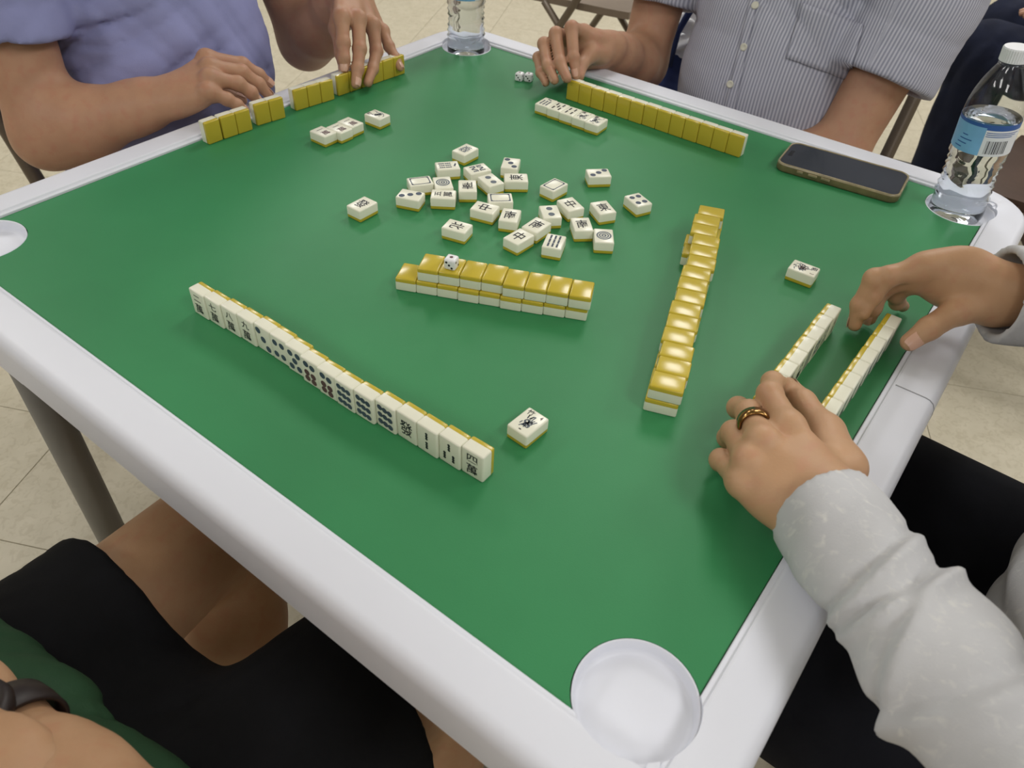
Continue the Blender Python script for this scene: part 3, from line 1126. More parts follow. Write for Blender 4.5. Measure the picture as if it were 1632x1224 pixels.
def smin(a, b, k):
    h = np.maximum(k - np.abs(a - b), 0) / k
    return np.minimum(a, b) - h * h * k * .25


def smax(a, b, k):
    return -smin(-a, -b, k)


def chain(P, pts, rad, k=0.004):
    d = None
    for i in range(len(pts) - 1):
        c = cone(P, pts[i], pts[i + 1], rad[i], rad[i + 1])
        d = c if d is None else smin(d, c, k)
    return d


def nets(f, lo, hi, h, B=6):
    """surface nets over a box, evaluating only near the surface -> verts, quads"""
    lo = np.asarray(lo, float)
    hi = np.asarray(hi, float)
    nb = np.ceil((hi - lo) / (h * B)).astype(int) + 1
    n = nb * B
    cx = [lo[i] + (np.arange(nb[i]) + .5) * B * h - .5 * h for i in range(3)]
    G = np.stack(np.meshgrid(*cx, indexing='ij'), -1).reshape(-1, 3).astype(F4)
    dc = f(G).reshape(nb)
    D = np.repeat(np.repeat(np.repeat(np.where(dc > 0, 1.0, -1.0).astype(F4), B, 0), B, 1), B, 2)
    act = np.argwhere(np.abs(dc) < B * h * 1.35)
    if not len(act):
        return np.zeros((0, 3)), np.zeros((0, 4), int)
    off = np.stack(np.meshgrid(*[np.arange(B)] * 3, indexing='ij'), -1).reshape(-1, 3)
    for s in range(0, len(act), 3000):
        idx = (act[s:s + 3000, None, :] * B + off[None]).reshape(-1, 3)
        val = f((lo + idx * h).astype(F4))
        D[idx[:, 0], idx[:, 1], idx[:, 2]] = val
    sg = D < 0
    c8 = [(i, j, k) for i in (0, 1) for j in (0, 1) for k in (0, 1)]
    sh = lambda A, o: A[o[0]:A.shape[0] - 1 + o[0], o[1]:A.shape[1] - 1 + o[1], o[2]:A.shape[2] - 1 + o[2]]
    cnt = sum(sh(sg, o).astype(np.int8) for o in c8)
    cells = np.argwhere((cnt > 0) & (cnt < 8))
    vals = np.stack([D[cells[:, 0] + o[0], cells[:, 1] + o[1], cells[:, 2] + o[2]] for o in c8], 1)
    acc = np.zeros((len(cells), 3))
    num = np.zeros(len(cells))
    for a in range(8):
        for b in range(a + 1, 8):
            oa, ob = np.array(c8[a]), np.array(c8[b])
            if np.abs(oa - ob).sum() != 1:
                continue
            va, vb = vals[:, a], vals[:, b]
            m = (va < 0) != (vb < 0)
            t = np.where(m, va / np.where(m, va - vb, 1), 0)
            acc += np.where(m[:, None], oa + t[:, None] * (ob - oa), 0)
            num += m
    verts = lo + (cells + acc / num[:, None]) * h
    cid = -np.ones(tuple(np.array(D.shape) - 1), dtype=np.int64)
    cid[cells[:, 0], cells[:, 1], cells[:, 2]] = np.arange(len(cells))
    quads = []
    for ax in range(3):
        o = [0, 0, 0]
        o[ax] = 1
        A = sg[:sg.shape[0] - o[0], :sg.shape[1] - o[1], :sg.shape[2] - o[2]]
        Bm = sg[o[0]:, o[1]:, o[2]:]
        e = np.argwhere(A != Bm)
        u, v = (ax + 1) % 3, (ax + 2) % 3
        ok = (e[:, u] > 0) & (e[:, v] > 0) & (e[:, u] < D.shape[u] - 1) & (e[:, v] < D.shape[v] - 1)
        e = e[ok]
        fl = sg[e[:, 0], e[:, 1], e[:, 2]]
        q = []
        for du, dv in ((-1, -1), (0, -1), (0, 0), (-1, 0)):
            w = e.copy()
            w[:, u] += du
            w[:, v] += dv
            q.append(cid[w[:, 0], w[:, 1], w[:, 2]])
        q = np.stack(q, 1)
        q[~fl] = q[~fl][:, ::-1]
        quads.append(q)
    quads = np.concatenate(quads)
    quads = quads[(quads >= 0).all(1)]
    return verts, quads


def fast_mesh(name, parts, mats, matidx=None):
    """join (verts, faces) blocks into one mesh"""
    me = bpy.data.meshes.new(name)
    vs, fs, mi = [], [], []
    n = 0
    for bi, (v, q) in enumerate(parts):
        vs.append(np.asarray(v, float))
        for_q = np.asarray(q, int)
        fs.append(for_q + n)
        mi += [matidx[bi] if matidx else 0] * len(for_q)
        n += len(v)
    vv = np.concatenate(vs)
    qq = np.concatenate(fs)
    me.vertices.add(len(vv))
    me.vertices.foreach_set('co', vv.astype(F4).ravel())
    me.loops.add(len(qq) * 4)
    me.loops.foreach_set('vertex_index', qq.ravel().astype(np.int32))
    me.polygons.add(len(qq))
    me.polygons.foreach_set('loop_start', np.arange(0, len(qq) * 4, 4, dtype=np.int32))
    me.polygons.foreach_set('loop_total', np.full(len(qq), 4, dtype=np.int32))
    me.polygons.foreach_set('material_index', np.array(mi, dtype=np.int32))
    me.polygons.foreach_set('use_smooth', np.ones(len(qq), dtype=bool))
    me.update(calc_edges=True)
    me.validate()
    for m in mats:
        me.materials.append(m)
    return me


def unit(v):
    v = np.asarray(v, float)
    return v / (np.linalg.norm(v) + 1e-12)


def march(f, u, v, t0=0.3, t1=2.2):
    """first hit of the pixel ray with the implicit surface f"""
    d = unit(np.array([(u - 816) / FPX, (v - 612) / FPX, 1.0]) @ RR)
    t = t0
    for _ in range(160):
        s = float(f((CAM + d * t)[None].astype(F4))[0])
        if s < 0.0004:
            return CAM + d * t, d
        t += max(s * .7, .0006)
        if t > t1:
            break
    return None, d


FR = {'index': (.0106, .0096, .0084, .0068), 'middle': (.0108, .0098, .0086, .0070), 'ring': (.0102, .0093, .0082, .0066),
      'pinky': (.0090, .0081, .0072, .0058), 'thumb': (.0150, .0128, .0112, .0088)}


def make_hand(J, scale=1.0, dorsal=(0, 0, 1), elbow=None, fore=(.026, .041), wr=.0205, flatk=1.35):
    """J: 'wrist' and five chains of four joints -> (f, nail blocks). Fingers stay separate, palm blends."""
    W = np.asarray(J['wrist'], float)
    dn = unit(dorsal)
    fing = {k: [np.asarray(p, float) for p in J[k]] for k in ('index', 'middle', 'ring', 'pinky', 'thumb')}
    mid = (fing['index'][0] + fing['pinky'][0]) / 2
    pd = unit(mid - W)
    side = unit(fing['index'][0] - fing['pinky'][0])
    wi, wp = W + side * .013 * scale, W - side * .013 * scale

    def f(P):
        d = None
        for k in ('index', 'middle', 'ring', 'pinky'):
            r = [x * scale for x in FR[k]]
            c = chain(P, fing[k], r, .003)
            for q, rr in ((1, 1.07), (2, 1.05)):
                c = smin(c, np.sqrt(((P - fing[k][q].astype(F4)) ** 2).sum(1)) - r[q] * rr, .004)
            d = c if d is None else smin(d, c, .0016)
        # palm
        p = None
        for k, base in (('index', wi), ('middle', (wi + W) / 2), ('ring', (W + wp) / 2), ('pinky', wp)):
            c = fcone(P, base, fing[k][0] - dn * .003, .0185 * scale, FR[k][0] * 1.12 * scale, dn, 1.12)
            p = c if p is None else smin(p, c, .012)
        # flesh under the palm
        p = smin(p, ell(P, (mid * .55 + W * .45) - dn * .010 * scale, V(.034, .034, .016) * scale,
                        np.stack([pd, unit(np.cross(dn, pd)), dn], 1)), .015)
        for k in ('index', 'middle', 'ring', 'pinky'):           # knuckles
            p = smin(p, np.sqrt(((P - (fing[k][0] + dn * .0015).astype(F4)) ** 2).sum(1)) - FR[k][0] * 1.06 * scale, .006)
        d = smin(d, p, .007)
        # thumb with its fleshy base
        r = [x * scale for x in FR['thumb']]
        t = chain(P, fing['thumb'], r, .004)
        t = smin(t, cone(P, W + side * .006, fing['thumb'][1], .017 * scale, .0135 * scale), .012)
        t = smin(t, cone(P, fing['thumb'][0], mid * .5 + fing['index'][0] * .2 + W * .3 - dn * .006, .0135 * scale, .011 * scale), .014)
        d = smin(d, t, .006)
        if elbow is not None:
            E = np.asarray(elbow, float)
            c = fcone(P, W, W + (E - W) * .3, wr * 1.22, fore[0] * 1.2, dn, flatk)
            c = smin(c, cone(P, W + (E - W) * .25, W + (E - W) * .72, fore[0] * 1.05, fore[1]), .03)
            c = smin(c, cone(P, W + (E - W) * .72, E, fore[1], fore[1] * .92), .03)
            d = smin(d, c, .018)
        return d

    nails = []
    for k in ('index', 'middle', 'ring', 'pinky', 'thumb'):
        a, b, c = fing[k][1], fing[k][2], fing[k][3]
        ax = unit(c - b)
        bend = b - (a + c) / 2
        do = bend - ax * (bend @ ax)
        if np.linalg.norm(do) < .0012:
            do = dn - ax * (dn @ ax)
        if k == 'thumb' and 'thumb_up' in J:
            do = np.asarray(J['thumb_up'], float)
            do = do - ax * (do @ ax)
        do = unit(do)
        sd = np.cross(ax, do)
        r = FR[k][3] * scale
        cen = b + (c - b) * .86 + do * (r * .80)
        vv, qq = [], []
        nu, nvv = 8, 6
        wN, lN = r * .80, r * 1.05
        for i in range(nu + 1):
            for j in range(nvv + 1):
                s = (j / nvv * 2 - 1)
                t = (i / nu * 2 - 1)
                sq = math.sqrt(max(0, 1 - (abs(t) ** 3) * .45))
                hgt = r * .30 * (1 - .95 * s * s) - r * .10 * t * t
                vv.append(cen + ax * (t * lN) + sd * (s * wN * sq) + do * hgt)
        for i in range(nu):
            for j in range(nvv):
                p = i * (nvv + 1) + j
                qq.append((p, p + 1, p + nvv + 2, p + nvv + 1))
        nails.append((np.array(vv), np.array(qq)))
    return f, nails


def bbox(pts, pad):
    a = np.array(pts, float)
    return a.min(0) - pad, a.max(0) + pad


def hand_pts(J):
    return [J['wrist']] + [p for k in ('index', 'middle', 'ring', 'pinky', 'thumb') for p in J[k]]


def folds(P, amp, specs):
    """soft cloth folds: sums of warped ridges; specs = (direction, wavelength, phase, weight)"""
    o = np.zeros(len(P), F4)
    for (dx, dy, dz), wl, ph_, w in specs:
        d = unit((dx, dy, dz)).astype(F4)
        s = P @ d
        p1 = np.sin(P[:, 0] * 17 + ph_) + np.sin(P[:, 1] * 21 + ph_ * 2.1) + np.sin(P[:, 2] * 19 + ph_ * 1.3)
        x = np.sin(s * (2 * math.pi / wl) + p1 * 1.1 + ph_)
        env = 0.5 + .5 * np.sin(P[:, 0] * 11 + P[:, 2] * 13 + ph_ * 3)
        o += w * env * (.75 * x - .9 * np.exp(-((x + .55) / .22) ** 2))
    return o * amp


def frame_of(ax, hint):
    ax = unit(ax)
    u = unit(np.asarray(hint, float) - ax * (np.asarray(hint, float) @ ax))
    return ax, u, np.cross(ax, u)


def skin_mat(name, c1, c2, c3):
    m = mat(name, c1, 0.48, 0.35, nscale=26, col2=c2, bump=0.08, bscale=420, sss=0.08)
    nt = m.node_tree
    b = nt.nodes['Principled BSDF']
    src = b.inputs['Base Color'].links[0].from_socket
    tc = [n for n in nt.nodes if n.type == 'TEX_COORD'][0]
    n = nt.nodes.new('ShaderNodeTexNoise')
    n.inputs['Scale'].default_value = 75
    nt.links.new(tc.outputs['Object'], n.inputs['Vector'])
    r = nt.nodes.new('ShaderNodeValToRGB')
    r.color_ramp.elements[0].position = .5
    r.color_ramp.elements[0].color = (0, 0, 0, 1)
    r.color_ramp.elements[1].position = .72
    r.color_ramp.elements[1].color = (.5, .5, .5, 1)
    nt.links.new(n.outputs['Fac'], r.inputs['Fac'])
    mx = nt.nodes.new('ShaderNodeMix')
    mx.data_type = 'RGBA'
    nt.links.new(r.outputs['Color'], mx.inputs[0])
    nt.links.new(src, mx.inputs[6])
    mx.inputs[7].default_value = c3
    nt.links.new(mx.outputs[2], b.inputs['Base Color'])
    return m


MT['skin_a'] = skin_mat('skin_tan', srgb(178, 138, 104), srgb(188, 148, 114), srgb(182, 130, 100))
MT['skin_b'] = skin_mat('skin_warm', srgb(176, 134, 108), srgb(186, 144, 116), srgb(180, 124, 102))
MT['skin_c'] = skin_mat('skin_light', srgb(180, 141, 107), srgb(190, 151, 117), srgb(184, 134, 106))
MT['nail'] = mat('nail', srgb(206, 164, 142), 0.3, 0.5)


def cloth_mat(name, c, c2=None, stripe=None, stripe_col=None, rough=0.85, bump=0.15, bscale=700, flecks=None):
    m = mat(name, c, rough, 0.2, nscale=18, col2=c2 or c, bump=bump, bscale=bscale, sheen=0.0)
    nt = m.node_tree
    b = nt.nodes['Principled BSDF']
    tc = [n for n in nt.nodes if n.type == 'TEX_COORD'][0]
    if stripe:
        src = b.inputs['Base Color'].links[0].from_socket
        at = nt.nodes.new('ShaderNodeAttribute')
        at.attribute_name = 'stripe'
        mm = nt.nodes.new('ShaderNodeMath')
        mm.operation = 'MULTIPLY'
        mm.inputs[1].default_value = 2 * math.pi / stripe
        nt.links.new(at.outputs['Fac'], mm.inputs[0])
        sn = nt.nodes.new('ShaderNodeMath')
        sn.operation = 'SINE'
        nt.links.new(mm.outputs[0], sn.inputs[0])
        mp = nt.nodes.new('ShaderNodeMapRange')
        mp.inputs[1].default_value = -0.5
        mp.inputs[2].default_value = 0.5
        nt.links.new(sn.outputs[0], mp.inputs[0])
        mx = nt.nodes.new('ShaderNodeMix')
        mx.data_type = 'RGBA'
        nt.links.new(mp.outputs[0], mx.inputs[0])
        nt.links.new(src, mx.inputs[6])
        mx.inputs[7].default_value = stripe_col
        nt.links.new(mx.outputs[2], b.inputs['Base Color'])
    if flecks:
        src = b.inputs['Base Color'].links[0].from_socket
        n = nt.nodes.new('ShaderNodeTexNoise')
        n.inputs['Scale'].default_value = 210
        n.inputs['Detail'].default_value = 3
        n.inputs['Distortion'].default_value = .6
        mpg = nt.nodes.new('ShaderNodeMapping')
        mpg.inputs['Scale'].default_value = (1, .6, .35)
        nt.links.new(tc.outputs['Object'], mpg.inputs[0])
        nt.links.new(mpg.outputs[0], n.inputs['Vector'])
        r = nt.nodes.new('ShaderNodeValToRGB')
        r.color_ramp.elements[0].position = .56
        r.color_ramp.elements[0].color = (0, 0, 0, 1)
        r.color_ramp.elements[1].position = .78
        r.color_ramp.elements[1].color = (1, 1, 1, 1)
        nt.links.new(n.outputs['Fac'], r.inputs['Fac'])
        mx = nt.nodes.new('ShaderNodeMix')
        mx.data_type = 'RGBA'
        nt.links.new(r.outputs['Color'], mx.inputs[0])
        nt.links.new(src, mx.inputs[6])
        mx.inputs[7].default_value = flecks
        nt.links.new(mx.outputs[2], b.inputs['Base Color'])
    return m


def set_stripe(me, fn):
    co = np.zeros(len(me.vertices) * 3, F4)
    me.vertices.foreach_get('co', co)
    a = me.attributes.new('stripe', 'FLOAT', 'POINT')
    a.data.foreach_set('value', fn(co.reshape(-1, 3)).astype(F4))

# ================================================================ people
def person(loc, label):
    o = empty('person', loc)
    tag(o, label, 'person')
    return o


def attach(name, me, root, label=None):
    o = bpy.data.objects.new(name, me)
    COL.objects.link(o)
    o.parent = root
    o.location = -root.location
    if label:
        o['label'] = label
    return o


def autodorsal(J, hint):
    n = np.cross(J['index'][0] - J['wrist'], J['pinky'][0] - J['wrist'])
    n = unit(n)
    return n if n @ np.asarray(hint, float) > 0 else -n


def sphere_block(c, r, n=10, sc=(1, 1, 1)):
    vv, qq = [], []
    for i in range(n + 1):
        for j in range(2 * n):
            a, b = math.pi * i / n, math.pi * j / n
            vv.append(np.array(c) + r * np.array([math.sin(a) * math.cos(b) * sc[0], math.sin(a) * math.sin(b) * sc[1], math.cos(a) * sc[2]]))
    for i in range(n):
        for j in range(2 * n):
            qq.append((i * 2 * n + j, (i + 1) * 2 * n + j, (i + 1) * 2 * n + (j + 1) % (2 * n), i * 2 * n + (j + 1) % (2 * n)))
    return np.array(vv), np.array(qq)


def head_fn(c, fwd):
    """head centred on c looking along fwd (unit, horizontal-ish) -> (skin f, hair f, eye blocks)"""
    f = unit(fwd)
    up = unit(np.array([0, 0, 1.0]) - f * f[2])
    l = np.cross(up, f)
    R = np.stack([f, l, up], 1)
    at = lambda a, b, d: np.asarray(c) + f * a + l * b + up * d

    def skin(P):
        d = ell(P, at(-.01, 0, .03), (.095, .074, .095), R)
        d = smin(d, ell(P, at(.02, 0, -.045), (.066, .056, .062), R), .04)
        d = smin(d, cone(P, at(.088, 0, .012), at(.103, 0, -.018), .008, .013), .012)
        for s in (-1, 1):
            d = smax(d, -ell(P, at(.092, s * .031, .016), (.016, .019, .012), R), .012)
            d = smin(d, ell(P, at(-.005, s * .076, -.005), (.02, .009, .032), R), .006)
            d = smin(d, cone(P, at(.084, s * .012, .032), at(.074, s * .046, .034), .007, .006), .01)
        d = smin(d, cone(P, at(.082, -.02, -.052), at(.082, .02, -.052), .0075, .0075), .006)
        d = smax(d, -cone(P, at(.093, -.022, -.050), at(.093, .022, -.050), .0022, .0022), .004)
        return d

    def hair(P):
        d = ell(P, at(-.018, 0, .045), (.103, .083, .098), R)
        face = ell(P, at(.085, 0, -.02), (.085, .070, .085), R)
        d = smax(d, -face, .012)
        q = (P - at(0, 0, -.035).astype(F4)) @ up.astype(F4)
        d = smax(d, -q, .02)
        return d + .002 * np.sin(P[:, 0] * 500) * np.sin(P[:, 1] * 460)
    eyes = []
    for s in (-1, 1):
        eyes.append((sphere_block(at(.074, s * .031, .016), .0125), 'eye_white'))
        eyes.append((sphere_block(at(.0822, s * .031, .016), .0058), 'eye_dark'))
    return skin, hair, eyes


MT['eye_white'] = mat('eye_white', srgb(228, 224, 218), .2)
MT['eye_dark'] = mat('eye_dark', srgb(40, 28, 22), .1)
MT['hair'] = mat('black_hair', srgb(30, 26, 24), .5, noise=.2, nscale=200)


def build_body(root, skinmat, low, arms, head=None, h_low=.011, h_arm=.0019):
    """low: list of (a, b, ra, rb) cones for trunk, legs; arms: list of (f, box points, nails); one mesh"""
    def fl(P):
        d = None
        for a, b, ra, rb in low:
            c = cone(P, a, b, ra, rb)
            d = c if d is None else smin(d, c, .05)
        return d
    pts = [p for q in low for p in q[:2]]
    lo, hi = bbox(pts, .2)
    parts = [nets(fl, lo, hi, h_low)]
    idx = [0]
    mats = [skinmat, MT['nail'], MT['eye_white'], MT['eye_dark']]
    for f, bp, nails in arms:
        lo, hi = bbox(bp, .055)
        parts.append(nets(f, lo, hi, h_arm))
        idx.append(0)
        for nl in nails:
            parts.append(nl)
            idx.append(1)
    if head is not None:
        sk, hr, eyes = head_fn(*head)
        c = np.asarray(head[0])
        parts.append(nets(sk, c - .16, c + .16, .004))
        idx.append(0)
        for blk, mname in eyes:
            parts.append(blk)
            idx.append(2 if mname == 'eye_white' else 3)
        v, q = nets(hr, c - .16, c + .18, .005)
        attach('hair', fast_mesh('hair', [(v, q)], [MT['hair']]), root)
    return attach('body', fast_mesh('body', parts, mats, idx), root)


def garment(root, name, fields, m, stripe=None, label=None):
    """fields: list of (f, lo, hi, h)"""
    parts = [nets(f, lo, hi, h) for f, lo, hi, h in fields]
    me = fast_mesh(name, parts, [m])
    if stripe:
        set_stripe(me, stripe)
    return attach(name, me, root, label)


def sleeve(P, sh, el, wr, r, t_end, thick=.005, hem=None, wig=None):
    """tube of cloth from shoulder over elbow; ends at fraction t_end of the last bone, open at the end"""
    pass


def shoes(root, feet, m):
    for heel, toe in feet:
        heel, toe = np.asarray(heel, float), np.asarray(toe, float)

        def f(P, heel=heel, toe=toe):
            d = cone(P, heel + V(0, 0, .045), toe + V(0, 0, .030), .040, .036)
            d = smin(d, cone(P, heel + V(0, 0, .05), heel + V(0, 0, .095), .036, .034), .03)
            return smax(d, -(P[:, 2] - .0005), .008)
        lo, hi = bbox([heel, toe, heel + V(0, 0, .12)], .06)
        attach('shoe', fast_mesh('shoe', [nets(f, lo, hi, .006)], [m]), root)


MT['shoe'] = mat('shoe_dark', srgb(44, 44, 48), .6)

# ---------------------------------------------------------------- player with grey sleeves (seat along y = 0)
PB = person((0.39, -0.32, 0.0), 'seated person in light grey long sleeves and black trousers, a ring on one hand')
A = {'wrist': tp(1318, 818, .052),
     'index': [tp(1257, 680, .062), tp(1227, 628, .058), tp(1231, 609, .046), tp(1246, 612, .036)],
     'middle': [tp(1214, 704, .062), tp(1194, 658, .045), V(.2960, .0900, .7640), V(.3060, .0830, .7490)],
     'ring': [tp(1193, 736, .054), tp(1169, 690, .036), V(.2660, .0830, .7560), V(.2760, .0730, .7485)],
     'pinky': [tp(1181, 768, .043), tp(1149, 733, .026), V(.2390, .0770, .7540), V(.2500, .0690, .7475)],
     'thumb': [tp(1345, 745, .042), tp(1315, 690, .038), tp(1279, 642, .034), tp(1256, 617, .026)]}
A['thumb_up'] = V(.3, -.8, .5)
elA = V(.066, -.198, .800)
fA, nA = make_hand(A, 1.0, autodorsal(A, (0, 0, 1)), elA, fore=(.024, .029))
Bh = {'wrist': tp(1600, 472, .060),
      'index': [tp(1488, 424, .076), tp(1416, 441, .062), tp(1391, 472, .040), tp(1376, 500, .024)],
      'middle': [tp(1472, 426, .074), tp(1394, 445, .056), tp(1371, 486, .029), tp(1362, 517, .010)],
      'ring': [tp(1462, 436, .066), tp(1404, 462, .038), tp(1391, 490, .022), tp(1386, 508, .010)],
      'pinky': [tp(1458, 448, .056), tp(1428, 470, .030), tp(1430, 482, .018), tp(1440, 488, .009)],
      'thumb': [tp(1568, 480, .050), tp(1530, 492, .045), tp(1481, 523, .036), tp(1450, 545, .024)]}
Bh['thumb_up'] = V(-.4, -.6, .8)
elB = V(.70, -.27, .80)
fB, nB = make_hand(Bh, 1.0, autodorsal(Bh, (0, 0, 1)), elB, fore=(.025, .034))
shA, shB = V(.20, -.34, 1.05), V(.58, -.36, 1.05)
lowB = [(V(.39, -.33, .52), V(.39, -.34, .80), .13, .13), (V(.39, -.34, .80), V(.39, -.36, 1.02), .13, .12), (shA, shB, .055, .055),
        (V(.39, -.36, 1.05), V(.39, -.35, 1.16), .055, .05), (shA, elA, .045, .030), (shB, elB, .045, .034)]
for hx, kx in ((.27, .26), (.50, .535)):
    lowB += [(V(hx, -.30, .53), V(kx, .12, .53), .075, .055), (V(kx, .12, .53), V(kx, .10, .10), .050, .036)]
build_body(PB, MT['skin_c'], lowB, [(fA, hand_pts(A) + [A['wrist'] + (elA - A['wrist']) * .5], nA), (fB, hand_pts(Bh) + [Bh['wrist'] + (elB - Bh['wrist']) * .5], nB)],
           head=(V(.39, -.33, 1.27), V(0, 1, -.35)))
MT['grey_cloth'] = cloth_mat('heather_grey', srgb(186, 186, 188), srgb(196, 196, 198), flecks=srgb(208, 207, 204), bscale=900)


def long_sleeve(P, Wc, E, Sh, rc, re, rs, rings, inner, side):
    """sleeve from cuff centre Wc over elbow E to shoulder Sh, open at the cuff"""
    ax = unit(E - Wc)
    L = np.linalg.norm(E - Wc)
    ax4, u4, w4 = (x.astype(F4) for x in frame_of(ax, side))
    q = P - Wc.astype(F4)
    s = q @ ax4
    ph_ = np.arctan2(q @ w4, q @ u4)
    disp = np.zeros(len(P), F4)
    for s0, amp, w, cphi, phase in rings:
        x = (s - s0 - cphi * np.cos(ph_ - phase)) / w
        disp += amp * np.exp(-x * x) * (0.45 + .55 * np.cos((ph_ - phase) * .5) ** 2)
        disp -= amp * .55 * np.exp(-((x + 1.5) * 1.3) ** 2)
    disp += .0012 * np.sin(s * 70 + 2 * np.cos(ph_ * 2)) + .0008 * np.sin(ph_ * 3 + s * 40)
    d = cone(P, Wc - ax * .02, Wc + (E - Wc) * .55, rc, (rc + re) / 2)
    d = smin(d, cone(P, Wc + (E - Wc) * .55, E, (rc + re) / 2, re), .03)
    d = smin(d, cone(P, E, Sh, re, rs), .04)
    d = d - disp
    # open cuff
    d = smax(d, -s, .002)
    hole = cone(P, Wc - ax * .05, Wc + ax * .05, rc - .0045, inner)
    d = smax(d, -hole, .002)
    return d


cA = tp(1287, 783, .046)
cA = cA + unit(elA - cA) * .016
cB = tp(1592, 468, .062)


def slA(P):
    return long_sleeve(P, cA, elA, shA, .0400, .038, .066,
                       [(.066, .0060, .0055, .018, 1.2), (.086, .0046, .0050, .016, .6), (.118, .0052, .0070, .028, 2.2), (.150, .0050, .008, .02, .2), (.03, .0010, .010, .01, 2.5), (.19, .0018, .014, .03, 1.6)], .028, (0, 0, 1))


def slB(P):
    return long_sleeve(P, cB, elB, shB, .0455, .054, .075,
                       [(.05, .0035, .007, .02, 2.6), (.075, .0045, .007, .025, 1.8), (.105, .004, .008, .02, 2.8), (.14, .005, .010, .02, .8)], .036, (0, 0, 1))


def torsoB(P):
    d = fcone(P, V(.39, -.33, .60), V(.39, -.35, .98), .185, .185, (0, 1, 0), 1.35)
    d = smin(d, ell(P, V(.35, -.285, .66), (.20, .125, .15)), .08)
    d = smin(d, cone(P, shA, shB, .075, .075), .06)
    d = d - folds(P, .004, [((.3, .2, 1), .07, .4, 1), ((-.5, .1, 1), .1, 2, .8)])
    return smax(d, -(P[:, 2] - .555), .01)


garment(PB, 'shirt', [(slA, *bbox([cA, elA, shA], .11), .0032), (slB, *bbox([cB, elB, shB], .11), .0036), (torsoB, V(.08, -.56, .53), V(.72, -.10, 1.16), .009)], MT['grey_cloth'])
MT['black_cloth'] = cloth_mat('black_cloth', srgb(20, 21, 27), srgb(26, 27, 34), rough=.9)


def trousersB(P):
    d = None
    for hx, kx in ((.27, .255), (.50, .53)):
        c = smin(cone(P, V(hx, -.30, .525), V(kx, .12, .535), .100, .082), cone(P, V(kx, .12, .535), V(kx, .10, .12), .078, .062), .03)
        d = c if d is None else smin(d, c, .05)
    d = smin(d, ell(P, V(.39, -.33, .53), (.20, .14, .11)), .05)
    d = smin(d, ell(P, V(.39, -.12, .50), (.14, .18, .06)), .06)
    return d - folds(P, .003, [((.2, 1, .2), .06, 1, 1), ((1, .4, 0), .09, 3, 1)])


garment(PB, 'trousers', [(trousersB, V(.1, -.5, .08), V(.7, .25, .68), .010)], MT['black_cloth'])
shoes(PB, [(V(.255, .08, 0), V(.25, .25, 0)), (V(.53, .08, 0), V(.55, .25, 0))], MT['shoe'])
# ring on the middle finger
rp = A['middle'][0] * .42 + A['middle'][1] * .58
ra = unit(A['middle'][1] - A['middle'][0])
_, ru, rw = frame_of(ra, (0, 0, 1))
vv, qq = [], []
NR = 40
pf = [(.0116, -.0058), (.0130, -.0052), (.0134, 0), (.0130, .0052), (.0116, .0058)]
for i in range(NR):
    a = 2 * math.pi * i / NR
    for r_, z_ in pf:
        vv.append(rp + ra * z_ + (ru * math.cos(a) + rw * math.sin(a)) * r_)
k5 = len(pf)
for i in range(NR):
    for j in range(k5):
        qq.append((i * k5 + j, i * k5 + (j + 1) % k5, ((i + 1) % NR) * k5 + (j + 1) % k5, ((i + 1) % NR) * k5 + j))
MT['gold_ring'] = mat('ring_metal', srgb(150, 116, 70), .18, metal=1.0, noise=.25, nscale=160)
attach('ring', fast_mesh('ring', [(np.array(vv), np.array(qq))], [MT['gold_ring']]), PB, 'wide polished gold-brown ring')

# ---------------------------------------------------------------- player in the purple shirt (seat along y = S)
PD = person((0.49, 1.21, 0.0), 'seated person in a lavender short-sleeved shirt with a metal wristwatch')
Ch = {'wrist': pt(281, 152, 'y', .957),
      'index': [pt(329, 93, 'y', .962), pt(386, 103, 'y', .945), pt(412, 119, 'y', .935), pt(429, 133, 'y', .930)],
      'middle': [pt(334, 107, 'y', .940), pt(385, 115, 'y', .925), pt(412, 134, 'y', .915), pt(428, 151, 'y', .908)],
      'ring': [pt(334, 124, 'y', .922), pt(379, 133, 'y', .908), pt(400, 147, 'y', .900), pt(410, 160, 'y', .897)],
      'pinky': [pt(330, 146, 'y', .910), pt(362, 158, 'y', .900), pt(378, 167, 'y', .894), pt(388, 174, 'y', .891)],
      'thumb': [pt(302, 142, 'y', .985), pt(332, 146, 'y', .985), pt(362, 152, 'y', .965), pt(384, 160, 'y', .950)]}
elC = pt(78, 214, 'y', 1.10)
fC, nC = make_hand(Ch, 1.03, autodorsal(Ch, (0, 0, 1)), elC, fore=(.029, .045), wr=.022)
Dh = {'wrist': pt(560, -22, 'y', .955),
      'index': [pt(545, 27, 'y', .892), pt(547, 68, 'y', .873), pt(548, 93, 'y', .863), pt(549, 109, 'y', .858)],
      'middle': [pt(571, 30, 'y', .884), pt(573, 78, 'y', .860), pt(570, 110, 'y', .846), pt(567, 134, 'y', .836)],
      'ring': [pt(594, 40, 'y', .886), pt(600, 82, 'y', .862), pt(594, 110, 'y', .846), pt(586, 132, 'y', .834)],
      'pinky': [pt(610, 50, 'y', .896), pt(620, 74, 'y', .872), pt(631, 93, 'y', .852), pt(638, 108, 'y', .838)],
      'thumb': [pt(545, 10, 'y', .960), pt(540, 45, 'y', .935), pt(545, 85, 'y', .905), pt(550, 112, 'y', .885)]}
elD = pt(488, 66, 'y', 1.13)
fD, nD = make_hand(Dh, 1.0, autodorsal(Dh, (0, -1, .5)), elD, fore=(.030, .046), wr=.023)
shC, shD = V(.285, 1.20, 1.03), V(.695, 1.20, 1.03)


def withupper(f, el, sh, r0, r1, kk=.03):
    return lambda P: smin(f(P), cone(P, el, sh, r0, r1), kk)


